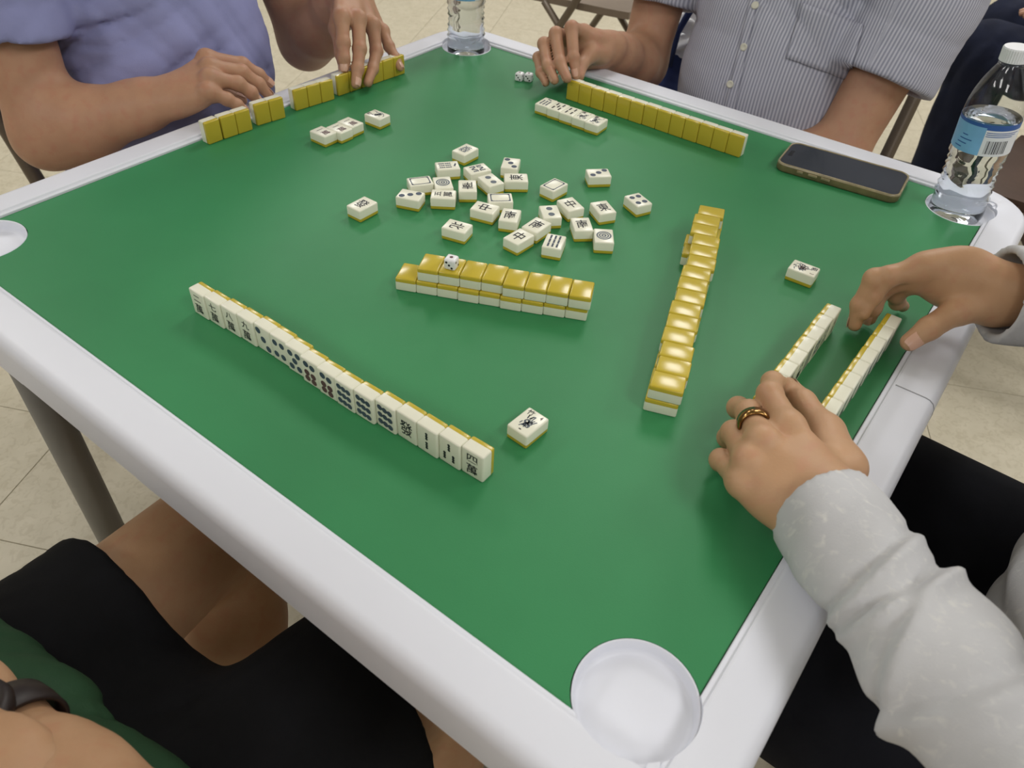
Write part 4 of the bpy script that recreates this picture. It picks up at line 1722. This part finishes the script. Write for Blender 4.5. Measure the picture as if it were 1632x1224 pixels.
fC2 = withupper(fC, elC, shC, .044, .056)
fD2 = withupper(fD, elD, shD, .044, .056)
lowD = [(V(.49, 1.22, .52), V(.49, 1.20, .80), .13, .13), (V(.49, 1.20, .80), V(.49, 1.20, 1.0), .13, .12), (shC, shD, .055, .055), (V(.49, 1.2, 1.04), V(.49, 1.19, 1.15), .055, .05)]
for hx, kx in ((.40, .36), (.58, .62)):
    lowD += [(V(hx, 1.20, .53), V(kx, .78, .53), .075, .055), (V(kx, .78, .53), V(kx, .80, .10), .050, .036)]
build_body(PD, MT['skin_b'], lowD, [(fC2, hand_pts(Ch) + [elC, elC * .5 + shC * .5], nC), (fD2, hand_pts(Dh) + [elD, elD * .5 + shD * .5], nD)],
           head=(V(.49, 1.16, 1.26), V(0, -1, -.35)), h_arm=.0022)
MT['lavender'] = cloth_mat('lavender_cloth', srgb(142, 145, 190), srgb(150, 153, 198))


def short_sleeve(P, sh, el, t, r0, r1, gap):
    """sleeve down the upper arm to fraction t, open at the hem"""
    end = sh + (el - sh) * t
    ax = unit(el - sh)
    d = cone(P, sh, end + ax * .03, r0, r1)
    d = smax(d, (P - end.astype(F4)) @ ax.astype(F4), .004)
    hole = cone(P, end - ax * .04, end + ax * .05, gap, r1 - .006)
    return smax(d, -hole, .003)


def shirtD(P):
    d = fcone(P, V(.475, 1.21, .55), V(.48, 1.20, .98), .176, .180, (0, 1, 0), 1.25)
    d = smin(d, ell(P, V(.465, 1.12, .72), (.150, .115, .17)), .08)
    d = smin(d, cone(P, shC, shD, .075, .075), .06)
    fo = folds(P, .0075, [((-.5, .1, 1), .075, .4, 1), ((-.25, .1, 1), .10, 2.2, .9), ((.9, 0, .5), .06, 4.0, .4)])
    d = d - fo
    s = np.minimum(short_sleeve(P, shC, elC, .66, .080, .072, .055), short_sleeve(P, shD, elD, .60, .080, .072, .055))
    s = s - fo * .35
    d = smin(d, s, .018)
    return smax(d, -(P[:, 2] - .56), .01)


garment(PD, 'shirt', [(shirtD, V(.12, .96, .53), V(.84, 1.42, 1.14), .0058)], MT['lavender'])
# stitched hem band around the visible sleeve
endC = shC + (elC - shC) * .66
MT['denim'] = cloth_mat('pale_blue_cloth', srgb(140, 146, 166), srgb(150, 156, 176))


def pantsD(P):
    d = None
    for hx, kx in ((.40, .36), (.58, .62)):
        c = smin(cone(P, V(hx, 1.20, .52), V(kx, .80, .53), .098, .080), cone(P, V(kx, .80, .53), V(kx, .82, .36), .078, .075), .03)
        d = c if d is None else smin(d, c, .05)
    d = smin(d, ell(P, V(.49, 1.22, .53), (.20, .15, .11)), .05)
    return d - folds(P, .003, [((.2, 1, .2), .06, 1, 1), ((1, .4, 0), .09, 3, 1)])


garment(PD, 'shorts', [(pantsD, V(.2, .68, .32), V(.8, 1.4, .68), .010)], MT['denim'])
shoes(PD, [(V(.36, .82, 0), V(.35, .65, 0)), (V(.62, .82, 0), V(.63, .65, 0))], MT['shoe'])
# watch: link bracelet
wc = Dh['wrist'] * .86 + elD * .14
wa_, wu, ww = frame_of(elD - Dh['wrist'], (0, 0, 1))
wdn = autodorsal(Dh, (0, -1, .5))
_, wu, ww = frame_of(elD - Dh['wrist'], wdn)
MT['watch'] = mat('watch_steel', srgb(176, 176, 178), .25, metal=.9)
parts_w, dial = [], None
for i in range(22):
    a = 2 * math.pi * i / 22
    cc = wc + wu * math.cos(a) * .0245 + ww * math.sin(a) * .0335
    bm = bmesh.new()
    tn = unit(-wu * math.sin(a) * .0245 + ww * math.cos(a) * .0335)
    nm = unit(np.cross(tn, wa_))
    if nm @ (cc - wc) < 0:
        nm = -nm
    Mx = Matrix(((tn[0], wa_[0], nm[0], cc[0]), (tn[1], wa_[1], nm[1], cc[1]), (tn[2], wa_[2], nm[2], cc[2]), (0, 0, 0, 1)))
    add_box(bm, None, (.0078, .014, .003), bevel=.0008, seg=1, mtx=Mx)
    v_ = np.array([v.co[:] for v in bm.verts])
    bm.verts.ensure_lookup_table()
    bm.verts.index_update()
    me = bpy.data.meshes.new('watch_link')
    bm.to_mesh(me)
    bm.free()
    me.materials.append(MT['watch'])
    parts_w.append(me)
wroot = attach('wristwatch', parts_w[0], PD, 'silver link-bracelet wristwatch')
for me in parts_w[1:]:
    c = bpy.data.objects.new('watch_link', me)
    COL.objects.link(c)
    c.parent = wroot
v_, f_ = lathe([(0.0, -.004), (.017, -.004), (.0185, 0), (.018, .005), (.016, .0065), (0, .0068)], 32, cap=False)
cc = wc + wu * .0275
Mx = Matrix(((ww[0], wa_[0], wu[0], cc[0]), (ww[1], wa_[1], wu[1], cc[1]), (ww[2], wa_[2], wu[2], cc[2]), (0, 0, 0, 1)))
mesh_obj('watch_case', [Mx @ Vector(p) for p in v_], f_, MT['watch'], wroot, smooth=True)

# ---------------------------------------------------------------- player in the striped shirt (seat along x = S)
PC = person((1.22, 0.43, 0.0), 'seated person in a finely striped grey button shirt with a chest pocket')
Eh = {'wrist': pt(966, 80, 'x', .925),
      'index': [pt(930, 52, 'x', .868), pt(911, 44, 'x', .832), pt(914, 92, 'x', .806), pt(918, 120, 'x', .797)],
      'middle': [pt(908, 60, 'x', .862), pt(886, 54, 'x', .824), pt(893, 100, 'x', .792), pt(904, 125, 'x', .776)],
      'ring': [pt(892, 72, 'x', .855), pt(867, 70, 'x', .812), pt(873, 105, 'x', .784), pt(884, 128, 'x', .770)],
      'pinky': [pt(884, 88, 'x', .846), pt(858, 92, 'x', .806), pt(862, 116, 'x', .784), pt(870, 132, 'x', .770)],
      'thumb': [pt(958, 85, 'x', .895), pt(940, 84, 'x', .868), pt(925, 104, 'x', .838), pt(922, 122, 'x', .818)]}
elE = pt(1024, 103, 'x', 1.13)
fE, nE = make_hand(Eh, 1.0, autodorsal(Eh, (-.3, 0, 1)), elE, fore=(.028, .041), wr=.0225)
shE, shF = V(1.24, .665, 1.01), V(1.25, .215, .99)
fE2 = withupper(fE, elE, shE, .042, .055)
elF = V(1.10, .255, .645)
wrF = V(.98, .40, .60)
Fh = {'wrist': wrF, 'index': [V(.93, .46, .61), V(.90, .49, .60), V(.90, .51, .585), V(.905, .52, .575)], 'middle': [V(.945, .475, .61), V(.92, .51, .60), V(.92, .53, .585), V(.925, .54, .575)],
      'ring': [V(.96, .485, .605), V(.94, .52, .595), V(.94, .54, .58), V(.945, .55, .57)], 'pinky': [V(.975, .49, .60), V(.96, .52, .59), V(.96, .535, .58), V(.965, .545, .57)],
      'thumb': [V(.955, .41, .61), V(.92, .43, .62), V(.90, .455, .61), V(.89, .475, .60)]}
fF, nF = make_hand(Fh, 1.0, autodorsal(Fh, (0, 0, 1)), elF, fore=(.030, .044), wr=.023)
fF2 = withupper(fF, elF, shF, .046, .058)
lowC = [(V(1.24, .43, .52), V(1.22, .43, .80), .13, .13), (V(1.22, .43, .80), V(1.23, .43, .98), .13, .12), (shE, shF, .055, .055), (V(1.23, .43, 1.02), V(1.21, .43, 1.13), .055, .05)]
for hy, ky in ((.33, .30), (.53, .57)):
    lowC += [(V(1.22, hy, .53), V(.80, ky, .53), .075, .055), (V(.80, ky, .53), V(.83, ky, .10), .050, .036)]
build_body(PC, MT['skin_b'], lowC, [(fE2, hand_pts(Eh) + [elE, elE * .4 + shE * .6], nE), (fF2, hand_pts(Fh) + [elF, elF * .5 + shF * .5], nF)],
           head=(V(1.18, .43, 1.24), V(-1, 0, -.35)), h_arm=.0024)
MT['seersucker'] = cloth_mat('seersucker', srgb(186, 187, 200), srgb(192, 193, 206), stripe=.0050, stripe_col=srgb(146, 148, 164))


def shirtC(P):
    d = fcone(P, V(1.24, .42, .55), V(1.23, .425, .95), .158, .172, (1, 0, 0), 1.15)
    d = smin(d, ell(P, V(1.14, .43, .70), (.115, .132, .16)), .08)
    d = smin(d, cone(P, shE, shF, .075, .075), .06)
    fo = folds(P, .0055, [((.1, -.45, 1), .09, .9, 1), ((.1, .5, 1), .12, 2.6, .8), ((0, 1, .3), .08, 1.0, .4)])
    d = d - fo
    s = np.minimum(short_sleeve(P, shE, elE, .70, .082, .076, .056), short_sleeve(P, shF, elF, .66, .088, .088, .056))
    d = smin(d, s - fo * .3, .016)
    return smax(d, -(P[:, 2] - .54), .01)


def stripeC(co):
    y = co[:, 1].copy()
    for sh, el in ((shE, elE), (shF, elF)):
        ax = unit(el - sh)
        u = unit(np.cross(ax, V(1, 0, 0)))
        q = co - sh
        m = (np.abs(co[:, 1] - .43) > .185)
        if sh is shE:
            m &= co[:, 1] > .43
        else:
            m &= co[:, 1] < .43
        ang = np.arctan2(q @ u, q @ np.cross(ax, u)) * .08
        y = np.where(m, ang, y)
    return y


shirt_o = garment(PC, 'shirt', [(shirtC, V(.98, .08, .52), V(1.46, .80, 1.12), .0052)], MT['seersucker'], stripe=stripeC)


def patch(f, quad, nu, nv, off, name, m, root, stripe=None, thick=.0012):
    """cloth panel laid on the surface f: photo quad (4 pixels) marched onto it"""
    q = np.array(quad, float)
    vv, ok = [], True
    for j in range(nv + 1):
        for i in range(nu + 1):
            a, b = i / nu, j / nv
            u, v = (1 - a) * (1 - b) * q[0] + a * (1 - b) * q[1] + a * b * q[2] + (1 - a) * b * q[3]
            p, d = march(f, u, v)
            if p is None:
                return None
            e = .002
            g = np.array([float(f((p + e * np.eye(3)[k])[None].astype(F4))[0] - f((p - e * np.eye(3)[k])[None].astype(F4))[0]) for k in range(3)])
            vv.append((p + unit(g) * off))
    qq = [(j * (nu + 1) + i, j * (nu + 1) + i + 1, (j + 1) * (nu + 1) + i + 1, (j + 1) * (nu + 1) + i) for j in range(nv) for i in range(nu)]
    me = fast_mesh(name, [(np.array(vv), np.array(qq))], [m])
    if stripe:
        set_stripe(me, stripe)
    o = attach(name, me, root)
    sm = o.modifiers.new('cloth', 'SOLIDIFY')
    sm.thickness = thick
    sm.offset = -1
    return o


patch(shirtC, [(1279, 4), (1378, 40), (1352, 128), (1252, 92)], 14, 10, .0022, 'chest_pocket', MT['seersucker'], PC, stripe=lambda c: c[:, 1])
patch(shirtC, [(1201, -20), (1212, -18), (1166, 196), (1150, 194)], 3, 26, .0016, 'placket', MT['seersucker'], PC, stripe=lambda c: c[:, 1])
MT['button'] = mat('button', srgb(206, 204, 190), .3)
for bu, bv in ((1187, 75), (1165, 134), (1204, 10)):
    p, d = march(shirtC, bu, bv)
    if p is not None:
        v_, f_ = lathe([(0, -.001), (.0056, -.001), (.0060, .0012), (.0050, .0022), (.0035, .0016), (0, .0014)], 20, cap=False)
        e = .003
        g = unit(np.array([float(shirtC((p + e * np.eye(3)[k])[None].astype(F4))[0] - shirtC((p - e * np.eye(3)[k])[None].astype(F4))[0]) for k in range(3)]))
        Q = Vector(g).to_track_quat('Z', 'Y').to_matrix().to_4x4()
        T_ = Matrix.Translation(p + g * .003) @ Q
        ob = mesh_obj('button', [T_ @ Vector(x) for x in v_], f_, MT['button'], PC, smooth=True)
        ob.location = -PC.location
MT['navy'] = cloth_mat('navy_cloth', srgb(40, 50, 86), srgb(48, 58, 98))


def shortsC(P):
    d = None
    for hy, ky in ((.33, .30), (.53, .57)):
        c = smin(cone(P, V(1.22, hy, .525), V(.84, ky, .535), .100, .085), cone(P, V(.84, ky, .535), V(.82, ky, .46), .08, .08), .03)
        d = c if d is None else smin(d, c, .05)
    d = smin(d, ell(P, V(1.24, .43, .53), (.15, .20, .11)), .05)
    return d - folds(P, .003, [((1, .2, .2), .06, 1, 1), ((.4, 1, 0), .09, 3, 1)])


garment(PC, 'shorts', [(shortsC, V(.72, .15, .38), V(1.42, .72, .68), .010)], MT['navy'])
shoes(PC, [(V(.84, .30, 0), V(.67, .29, 0)), (V(.84, .57, 0), V(.67, .58, 0))], MT['shoe'])

# ---------------------------------------------------------------- player in green shirt and black shorts (seat along x = 0)
PA = person((-0.45, 0.41, 0.0), 'seated person in black shorts and dark green shirt, bare knees under the table')
wG = tp(8, 1192, -.040)
elG = V(-.205, .108, .742)
Gh = {'wrist': wG + V(-.004, .012, -.002)}
gd = unit(wG - elG)
gs = unit(np.cross(gd, V(0, 0, 1)))
base = Gh['wrist'] + gd * .085
for k, o_, L_ in (('index', .030, 1.0), ('middle', .010, 1.05), ('ring', -.010, 1.0), ('pinky', -.028, .85)):
    m0 = base - gs * o_
    Gh[k] = [m0, m0 + gd * .042 * L_ + V(0, 0, -.004), m0 + gd * .062 * L_ + V(0, 0, -.018), m0 + gd * .072 * L_ + V(0, 0, -.036)]
Gh['thumb'] = [Gh['wrist'] + gd * .02 - gs * .022, Gh['wrist'] + gd * .055 - gs * .042, Gh['wrist'] + gd * .085 - gs * .050 + V(0, 0, -.008), Gh['wrist'] + gd * .105 - gs * .050 + V(0, 0, -.016)]
fG, nG = make_hand(Gh, 1.0, (0, 0, 1), elG, fore=(.031, .048), wr=.024)
# the other hand folded over the near wrist
wH = tp(-178, 1320, .03)
Hh = {'wrist': wH}
hd = unit(tp(-25, 1222, .006) - wH)
hs = unit(np.cross(hd, V(0, 0, 1)))
base = wH + hd * .070
for k, o_, L_ in (('index', .030, 1.0), ('middle', .010, 1.05), ('ring', -.010, 1.0), ('pinky', -.028, .85)):
    m0 = base + hs * o_ + V(0, 0, -.002)
    Hh[k] = [m0, m0 + hd * .028 * L_ + V(0, 0, -.028), m0 + hd * .026 * L_ + V(0, 0, -.050), m0 + hd * .018 * L_ + V(0, 0, -.066)]
Hh['thumb'] = [wH + hd * .02 + hs * .022, wH + hd * .05 + hs * .042 + V(0, 0, -.01), wH + hd * .07 + hs * .046 + V(0, 0, -.03), wH + hd * .078 + hs * .044 + V(0, 0, -.045)]
elH = V(-.42, .62, .76)
fH, nH = make_hand(Hh, 1.0, (0, 0, 1), elH, fore=(.031, .046), wr=.024)
shG, shH = V(-.50, .21, 1.00), V(-.60, .62, 1.02)
kneeL, kneeR = V(.075, .545, .490), V(.075, .245, .500)
hipL, hipR = V(-.42, .49, .50), V(-.42, .32, .50)
footL, footR = V(-.07, .455, .08), V(.03, .20, .08)


def legs_skin(P):
    d = None
    for hp, kn, ft in ((hipL, kneeL, footL), (hipR, kneeR, footR)):
        c = smin(cone(P, hp, kn, .082, .060), np.sqrt(((P - (kn + V(.01, 0, .004)).astype(F4)) ** 2).sum(1)) - .061, .03)
        mid = kn + (ft - kn) * .35 + V(-.022, 0, 0)
        c = smin(c, cone(P, kn, mid, .054, .057), .03)
        c = smin(c, cone(P, mid, ft, .056, .036), .03)
        d = c if d is None else np.minimum(d, c)
    return d


lowA = [(V(-.45, .405, .53), V(-.50, .41, .80), .13, .13), (V(-.50, .41, .80), V(-.58, .41, 1.0), .13, .12), (shG, shH, .055, .055), (V(-.59, .41, 1.04), V(-.61, .41, 1.15), .055, .05),
        (shG, elG, .05, .045), (shH, elH, .05, .045)]
bodyA = build_body(PA, MT['skin_a'], lowA, [(fG, hand_pts(Gh) + [elG], nG), (fH, hand_pts(Hh) + [elH], nH), (legs_skin, [hipL, hipR, kneeL, kneeR, footL, footR, V(-.1, .4, .1)], [])],
                   head=(V(-.62, .41, 1.26), V(1, 0, -.2)), h_arm=.0032)
MT['green_shirt'] = cloth_mat('green_jersey', srgb(34, 62, 40), srgb(40, 70, 46), rough=.6)
MT['black_shorts'] = cloth_mat('black_jersey', srgb(16, 16, 18), srgb(22, 22, 25), rough=.85)
MT['navy_black'] = cloth_mat('navy_black', srgb(14, 17, 26), srgb(18, 22, 32), rough=.85)


def shortsA(P):
    d = None
    for hp, kn, t, r in ((hipL, kneeL, .66, .094), (hipR, kneeR, .84, .100)):
        ax = unit(kn - hp)
        end = hp + (kn - hp) * t
        c = fcone(P, hp, end + ax * .04, .105, r, (0, 0, 1), 1.05)
        c = smax(c, (P - end.astype(F4)) @ unit(ax + V(0, 0, -.15)).astype(F4), .012)
        c = smax(c, -cone(P, end - ax * .05, end + ax * .06, .072, r - .015), .004)
        d = c if d is None else smin(d, c, .025)
    d = smin(d, ell(P, V(-.45, .405, .53), (.15, .20, .115)), .05)
    d = smin(d, ell(P, V(-.22, .385, .485), (.15, .11, .075)), .04)
    return d - folds(P, .0016, [((1, .3, .2), .09, 1, 1), ((.6, 1, 0), .12, 3, 1)])


garment(PA, 'shorts', [(shortsA, V(-.66, .12, .34), V(.09, .70, .70), .0062)], MT['black_shorts'])


def shirtA(P):
    d = fcone(P, V(-.45, .405, .60), V(-.57, .41, .97), .185, .185, (1, 0, 0), 1.3)
    d = smin(d, fcone(P, V(-.285, .25, .630), V(-.295, .54, .630), .130, .112, (0, 0, 1), 1.7), .05)
    d = smin(d, cone(P, shG, shH, .075, .075), .06)
    s = np.minimum(short_sleeve(P, shG, elG, .6, .08, .075, .056), short_sleeve(P, shH, elH, .6, .08, .075, .056))
    fo = folds(P, .005, [((1, .5, .3), .06, 1, 1), ((.5, 1, 0), .09, 2, 1)])
    d = smin(d - fo, s, .016)
    return smax(d, -(P[:, 2] - .585), .01)


garment(PA, 'shirt', [(shirtA, V(-.80, .08, .56), V(-.13, .78, 1.12), .006)], MT['green_shirt'])
shoes(PA, [(V(-.07, .455, 0), V(.10, .46, 0)), (V(.03, .20, 0), V(.20, .19, 0))], MT['shoe'])
# dark watch on the near wrist
MT['strap'] = mat('dark_strap', srgb(34, 24, 22), .45, noise=.2, nscale=90)
wx, wu, ww = frame_of(gd, (0, 0, 1))
wc = wG + gd * .006
vv, qq = [], []
NW = 48
pf = [(.0005, -.0135), (.0034, -.0125), (.0040, 0), (.0034, .0125), (.0005, .0135)]
for i in range(NW):
    a = 2 * math.pi * i / NW
    dr = wu * math.cos(a) * .0285 + ww * math.sin(a) * .0360
    for o_, z_ in pf:
        vv.append(wc + dr + unit(dr) * o_ + gd * z_)
for i in range(NW):
    for j in range(5):
        qq.append((i * 5 + j, i * 5 + (j + 1) % 5, ((i + 1) % NW) * 5 + (j + 1) % 5, ((i + 1) % NW) * 5 + j))
wt = attach('wristwatch', fast_mesh('watch_strap', [(np.array(vv), np.array(qq))], [MT['strap']]), PA, 'dark brown strap wristwatch')
v_, f_ = lathe([(0.0, -.002), (.0225, -.002), (.0240, .003), (.0230, .008), (.0195, .0100), (0, .0102)], 36, cap=False)
cc = wc + wu * .0300
Mx = Matrix(((gd[0], ww[0], wu[0], cc[0]), (gd[1], ww[1], wu[1], cc[1]), (gd[2], ww[2], wu[2], cc[2]), (0, 0, 0, 1)))
mesh_obj('watch_case', [Mx @ Vector(p) for p in v_], f_, MT['strap'], wt, smooth=True)

# ================================================================ chairs
def folding_chair(loc, rz, label, m1='chair', m2='chair_dark'):
    """metal folding chair; local +Y is the front"""
    o = empty('folding_chair', loc, rz)
    tag(o, label, 'chair')
    # seat pan, slightly dished with rolled edge
    nu, nv = 12, 12
    vv, ff = [], []
    for side in (0, 1):
        for j in range(nv + 1):
            for i in range(nu + 1):
                x, y = (i / nu * 2 - 1), (j / nv * 2 - 1)
                k = 1 - .06 * (x * x * y * y)
                z = .438 - .010 * (1 - x * x) * (1 - y * y) + .006 * max(0, y) ** 2 * -1
                vv.append((x * .200 * k, y * .195 * k, z - (.022 if side else 0)))
    N = (nu + 1) * (nv + 1)
    for j in range(nv):
        for i in range(nu):
            a = j * (nu + 1) + i
            ff.append((a, a + 1, a + nu + 2, a + nu + 1))
            ff.append((a + N, a + nu + 1 + N, a + nu + 2 + N, a + 1 + N))
    edge = [i for i in range(nu + 1)] + [j * (nu + 1) + nu for j in range(1, nv + 1)] + [nv * (nu + 1) + i for i in range(nu - 1, -1, -1)] + [j * (nu + 1) for j in range(nv - 1, 0, -1)]
    for k in range(len(edge)):
        a, b_ = edge[k], edge[(k + 1) % len(edge)]
        ff.append((a, a + N, b_ + N, b_))
    mesh_obj('seat', vv, ff, MT[m1], o)
    # curved back panel
    vv, ff = [], []
    nb = 14
    for side in (0, 1):
        for j in range(5):
            for i in range(nb + 1):
                t = i / nb * 2 - 1
                z = .66 + .19 * j / 4
                vv.append((t * .205, -.145 - .10 * (j / 4) * .55 - .045 * (1 - t * t) - (.014 if side else 0), z - (.02 * (abs(t) ** 6) * (1 if j == 4 else -1 if j == 0 else 0))))
    N = 5 * (nb + 1)
    for j in range(4):
        for i in range(nb):
            a = j * (nb + 1) + i
            ff.append((a, a + nb + 1, a + nb + 2, a + 1))
            ff.append((a + N, a + 1 + N, a + nb + 2 + N, a + nb + 1 + N))
    edge = list(range(nb + 1)) + [j * (nb + 1) + nb for j in range(1, 5)] + [4 * (nb + 1) + i for i in range(nb - 1, -1, -1)] + [j * (nb + 1) for j in range(3, 0, -1)]
    for k in range(len(edge)):
        a, b_ = edge[k], edge[(k + 1) % len(edge)]
        ff.append((a, b_, b_ + N, a + N))
    mesh_obj('backrest', vv, ff, MT[m1], o, smooth=True)
    for s in (-1, 1):
        v_, f_ = tube([(s * .213, -.205, .87), (s * .215, -.13, .66), (s * .217, .02, .40), (s * .219, .25, .012)], .0125, 12)
        lg = mesh_obj('front_leg', v_, f_, MT[m2], o, smooth=True)
        v_, f_ = tube([(s * .219, .243, .024), (s * .219, .257, 0)], .0155, 12)
        mesh_obj('foot_cap', v_, f_, MT['shoe'], lg)
        v_, f_ = tube([(s * .197, .12, .418), (s * .197, -.09, .20), (s * .197, -.27, .012)], .0115, 12)
        lg = mesh_obj('rear_leg', v_, f_, MT[m2], o, smooth=True)
        v_, f_ = tube([(s * .197, -.262, .024), (s * .197, -.276, 0)], .0145, 12)
        mesh_obj('foot_cap', v_, f_, MT['shoe'], lg)
    for y, z, w in ((.19, .105, .217), (-.215, .08, .197)):
        v_, f_ = tube([(-w, y, z), (w, y, z)], .008, 10)
        mesh_obj('crossbar', v_, f_, MT[m2], o, smooth=True)
    v_, f_ = tube([(-.213, -.205, .87), (-.19, -.222, .885), (.19, -.222, .885), (.213, -.205, .87)], .0125, 12)
    mesh_obj('top_rail', v_, f_, MT[m2], o, smooth=True)
    return o


folding_chair((1.255, .43, 0), math.pi / 2, 'taupe folding chair under the person in the striped shirt')
folding_chair((.49, 1.245, 0), math.pi, 'taupe folding chair under the person in the lavender shirt')
folding_chair((.39, -.355, 0), 0, 'taupe folding chair under the person in grey long sleeves')
folding_chair((-.475, .405, 0), -math.pi / 2, 'taupe folding chair under the person in black shorts')
folding_chair((2.28, 1.43, 0), 0.12, 'empty taupe folding chair standing behind the table corner')
folding_chair((2.36, -.24, 0), 0.0, 'taupe folding chair under the person in navy trousers')
MT['brown_wood'] = mat('dark_brown', srgb(74, 56, 46), .5, noise=.15, nscale=12)
folding_chair((1.84, -.14, 0), 0.0, 'dark brown folding chair behind the labelled water bottle', 'brown_wood', 'brown_wood')

# ---------------------------------------------------------------- bag hanging at the chair of the striped shirt
bag = empty('tote_bag', (1.44, .715, 0.36))
tag(bag, 'navy blue bag with white plastic sticking out, hanging beside the striped-shirt chair', 'bag')


def bag_f(P):
    d = ell(P, V(0, 0, .13), (.12, .055, .16))
    d = smax(d, P[:, 2] - .262 + .02 * np.sin(P[:, 0] * 40), .02)
    return d - folds(P, .005, [((1, 0, .4), .05, 1, 1), ((.3, .2, 1), .08, 2, 1)])


data_obj('bag_body', fast_mesh('bag_body', [nets(bag_f, V(-.17, -.1, -.06), V(.17, .1, .32), .006)], [MT['navy']]), None, bag)
MT['white_plastic_bag'] = mat('white_film', srgb(226, 226, 230), .35, .5)


def film_f(P):
    d = ell(P, V(-.02, 0, .285), (.05, .035, .055))
    return d - folds(P, .011, [((1, 1, .4), .03, 1, 1), ((-.6, .2, 1), .025, 2, 1), ((.1, 1, -.6), .035, 5, 1)])


data_obj('white_film', fast_mesh('white_film', [nets(film_f, V(-.11, -.09, .2), V(.08, .09, .38), .004)], [MT['white_plastic_bag']]), None, bag)
v_, f_ = tube([(-.08, -.01, .25), (-.11, -.03, .33), (-.09, -.06, .42), (-.02, -.075, .46), (.05, -.06, .40), (.08, -.02, .25)], .007, 8)
mesh_obj('handle', v_, f_, MT['navy'], bag, smooth=True)

# ---------------------------------------------------------------- person sitting further back
PE = person((2.36, -.25, 0), 'person in black top and navy trousers sitting on a chair behind the striped shirt')


def lap_hand(W, fwd, right):
    f, r = unit(fwd), unit(right)
    J = {'wrist': W}
    for k, o_, L_ in (('index', .030, 1.0), ('middle', .010, 1.05), ('ring', -.010, 1.0), ('pinky', -.028, .85)):
        m0 = W + f * .085 + r * o_
        J[k] = [m0, m0 + f * .042 * L_ + V(0, 0, -.004), m0 + f * .064 * L_ + V(0, 0, -.010), m0 + f * .082 * L_ + V(0, 0, -.020)]
    J['thumb'] = [W + f * .02 + r * .022, W + f * .05 + r * .042, W + f * .08 + r * .050 + V(0, 0, -.006), W + f * .10 + r * .052 + V(0, 0, -.012)]
    return J


hands_e, arms_e = [], []
for s in (-1, 1):
    W = V(2.36 + s * .10, .02, .655)
    J = lap_hand(W, V(-s * .25, 1, -.05), V(-s, 0, 0))
    el = V(2.36 + s * .235, -.20, .70)
    f, n_ = make_hand(J, 1.0, (0, 0, 1), el)
    arms_e.append((f, hand_pts(J) + [W * .6 + el * .4], n_))
    hands_e.append((W, el, V(2.36 + s * .20, -.27, 1.03)))
lowE = [(V(2.36, -.26, .52), V(2.36, -.27, .80), .13, .13), (V(2.36, -.27, .80), V(2.36, -.27, 1.0), .13, .12), (hands_e[0][2], hands_e[1][2], .055, .055), (V(2.36, -.27, 1.04), V(2.36, -.26, 1.15), .055, .05)]
for hx, kx in ((2.27, 2.22), (2.45, 2.50)):
    lowE += [(V(hx, -.24, .52), V(kx, .22, .53), .07, .05), (V(kx, .22, .53), V(kx + .02, .22, .10), .045, .035)]
build_body(PE, MT['skin_b'], lowE, arms_e, head=(V(2.36, -.24, 1.26), V(0, 1, -.2)), h_arm=.003)


def trousersE(P):
    d = None
    for hx, kx in ((2.27, 2.22), (2.45, 2.50)):
        c = smin(cone(P, V(hx, -.24, .525), V(kx, .22, .535), .098, .078), cone(P, V(kx, .22, .535), V(kx + .02, .22, .10), .074, .058), .03)
        d = c if d is None else smin(d, c, .04)
    d = smin(d, ell(P, V(2.36, -.26, .53), (.19, .14, .11)), .05)
    return d - folds(P, .004, [((.2, 1, .2), .06, 1, 1), ((1, .4, .3), .09, 3, 1)])


MT['dark_navy'] = cloth_mat('dark_navy', srgb(24, 28, 44), srgb(30, 35, 54))
garment(PE, 'trousers', [(trousersE, V(2.08, -.45, .06), V(2.66, .36, .68), .009)], MT['dark_navy'])


def shirtE(P):
    d = fcone(P, V(2.36, -.26, .58), V(2.36, -.27, .97), .18, .18, (0, 1, 0), 1.35)
    d = smin(d, cone(P, hands_e[0][2], hands_e[1][2], .075, .075), .06)
    for W, el, sh in hands_e:
        c = smin(cone(P, sh, el, .07, .055), cone(P, el, W, .052, .038), .03)
        c = smax(c, -(np.sqrt(((P - W.astype(F4)) ** 2).sum(1)) - .040), .004)
        d = smin(d, c, .02)
    return d - folds(P, .005, [((.4, .1, 1), .08, 1, 1), ((-.4, 0, 1), .1, 2, 1)])


garment(PE, 'shirt', [(shirtE, V(2.02, -.48, .55), V(2.70, .10, 1.14), .008)], MT['black_cloth'])
shoes(PE, [(V(2.24, .20, 0), V(2.22, .37, 0)), (V(2.52, .20, 0), V(2.54, .37, 0))], MT['shoe'])
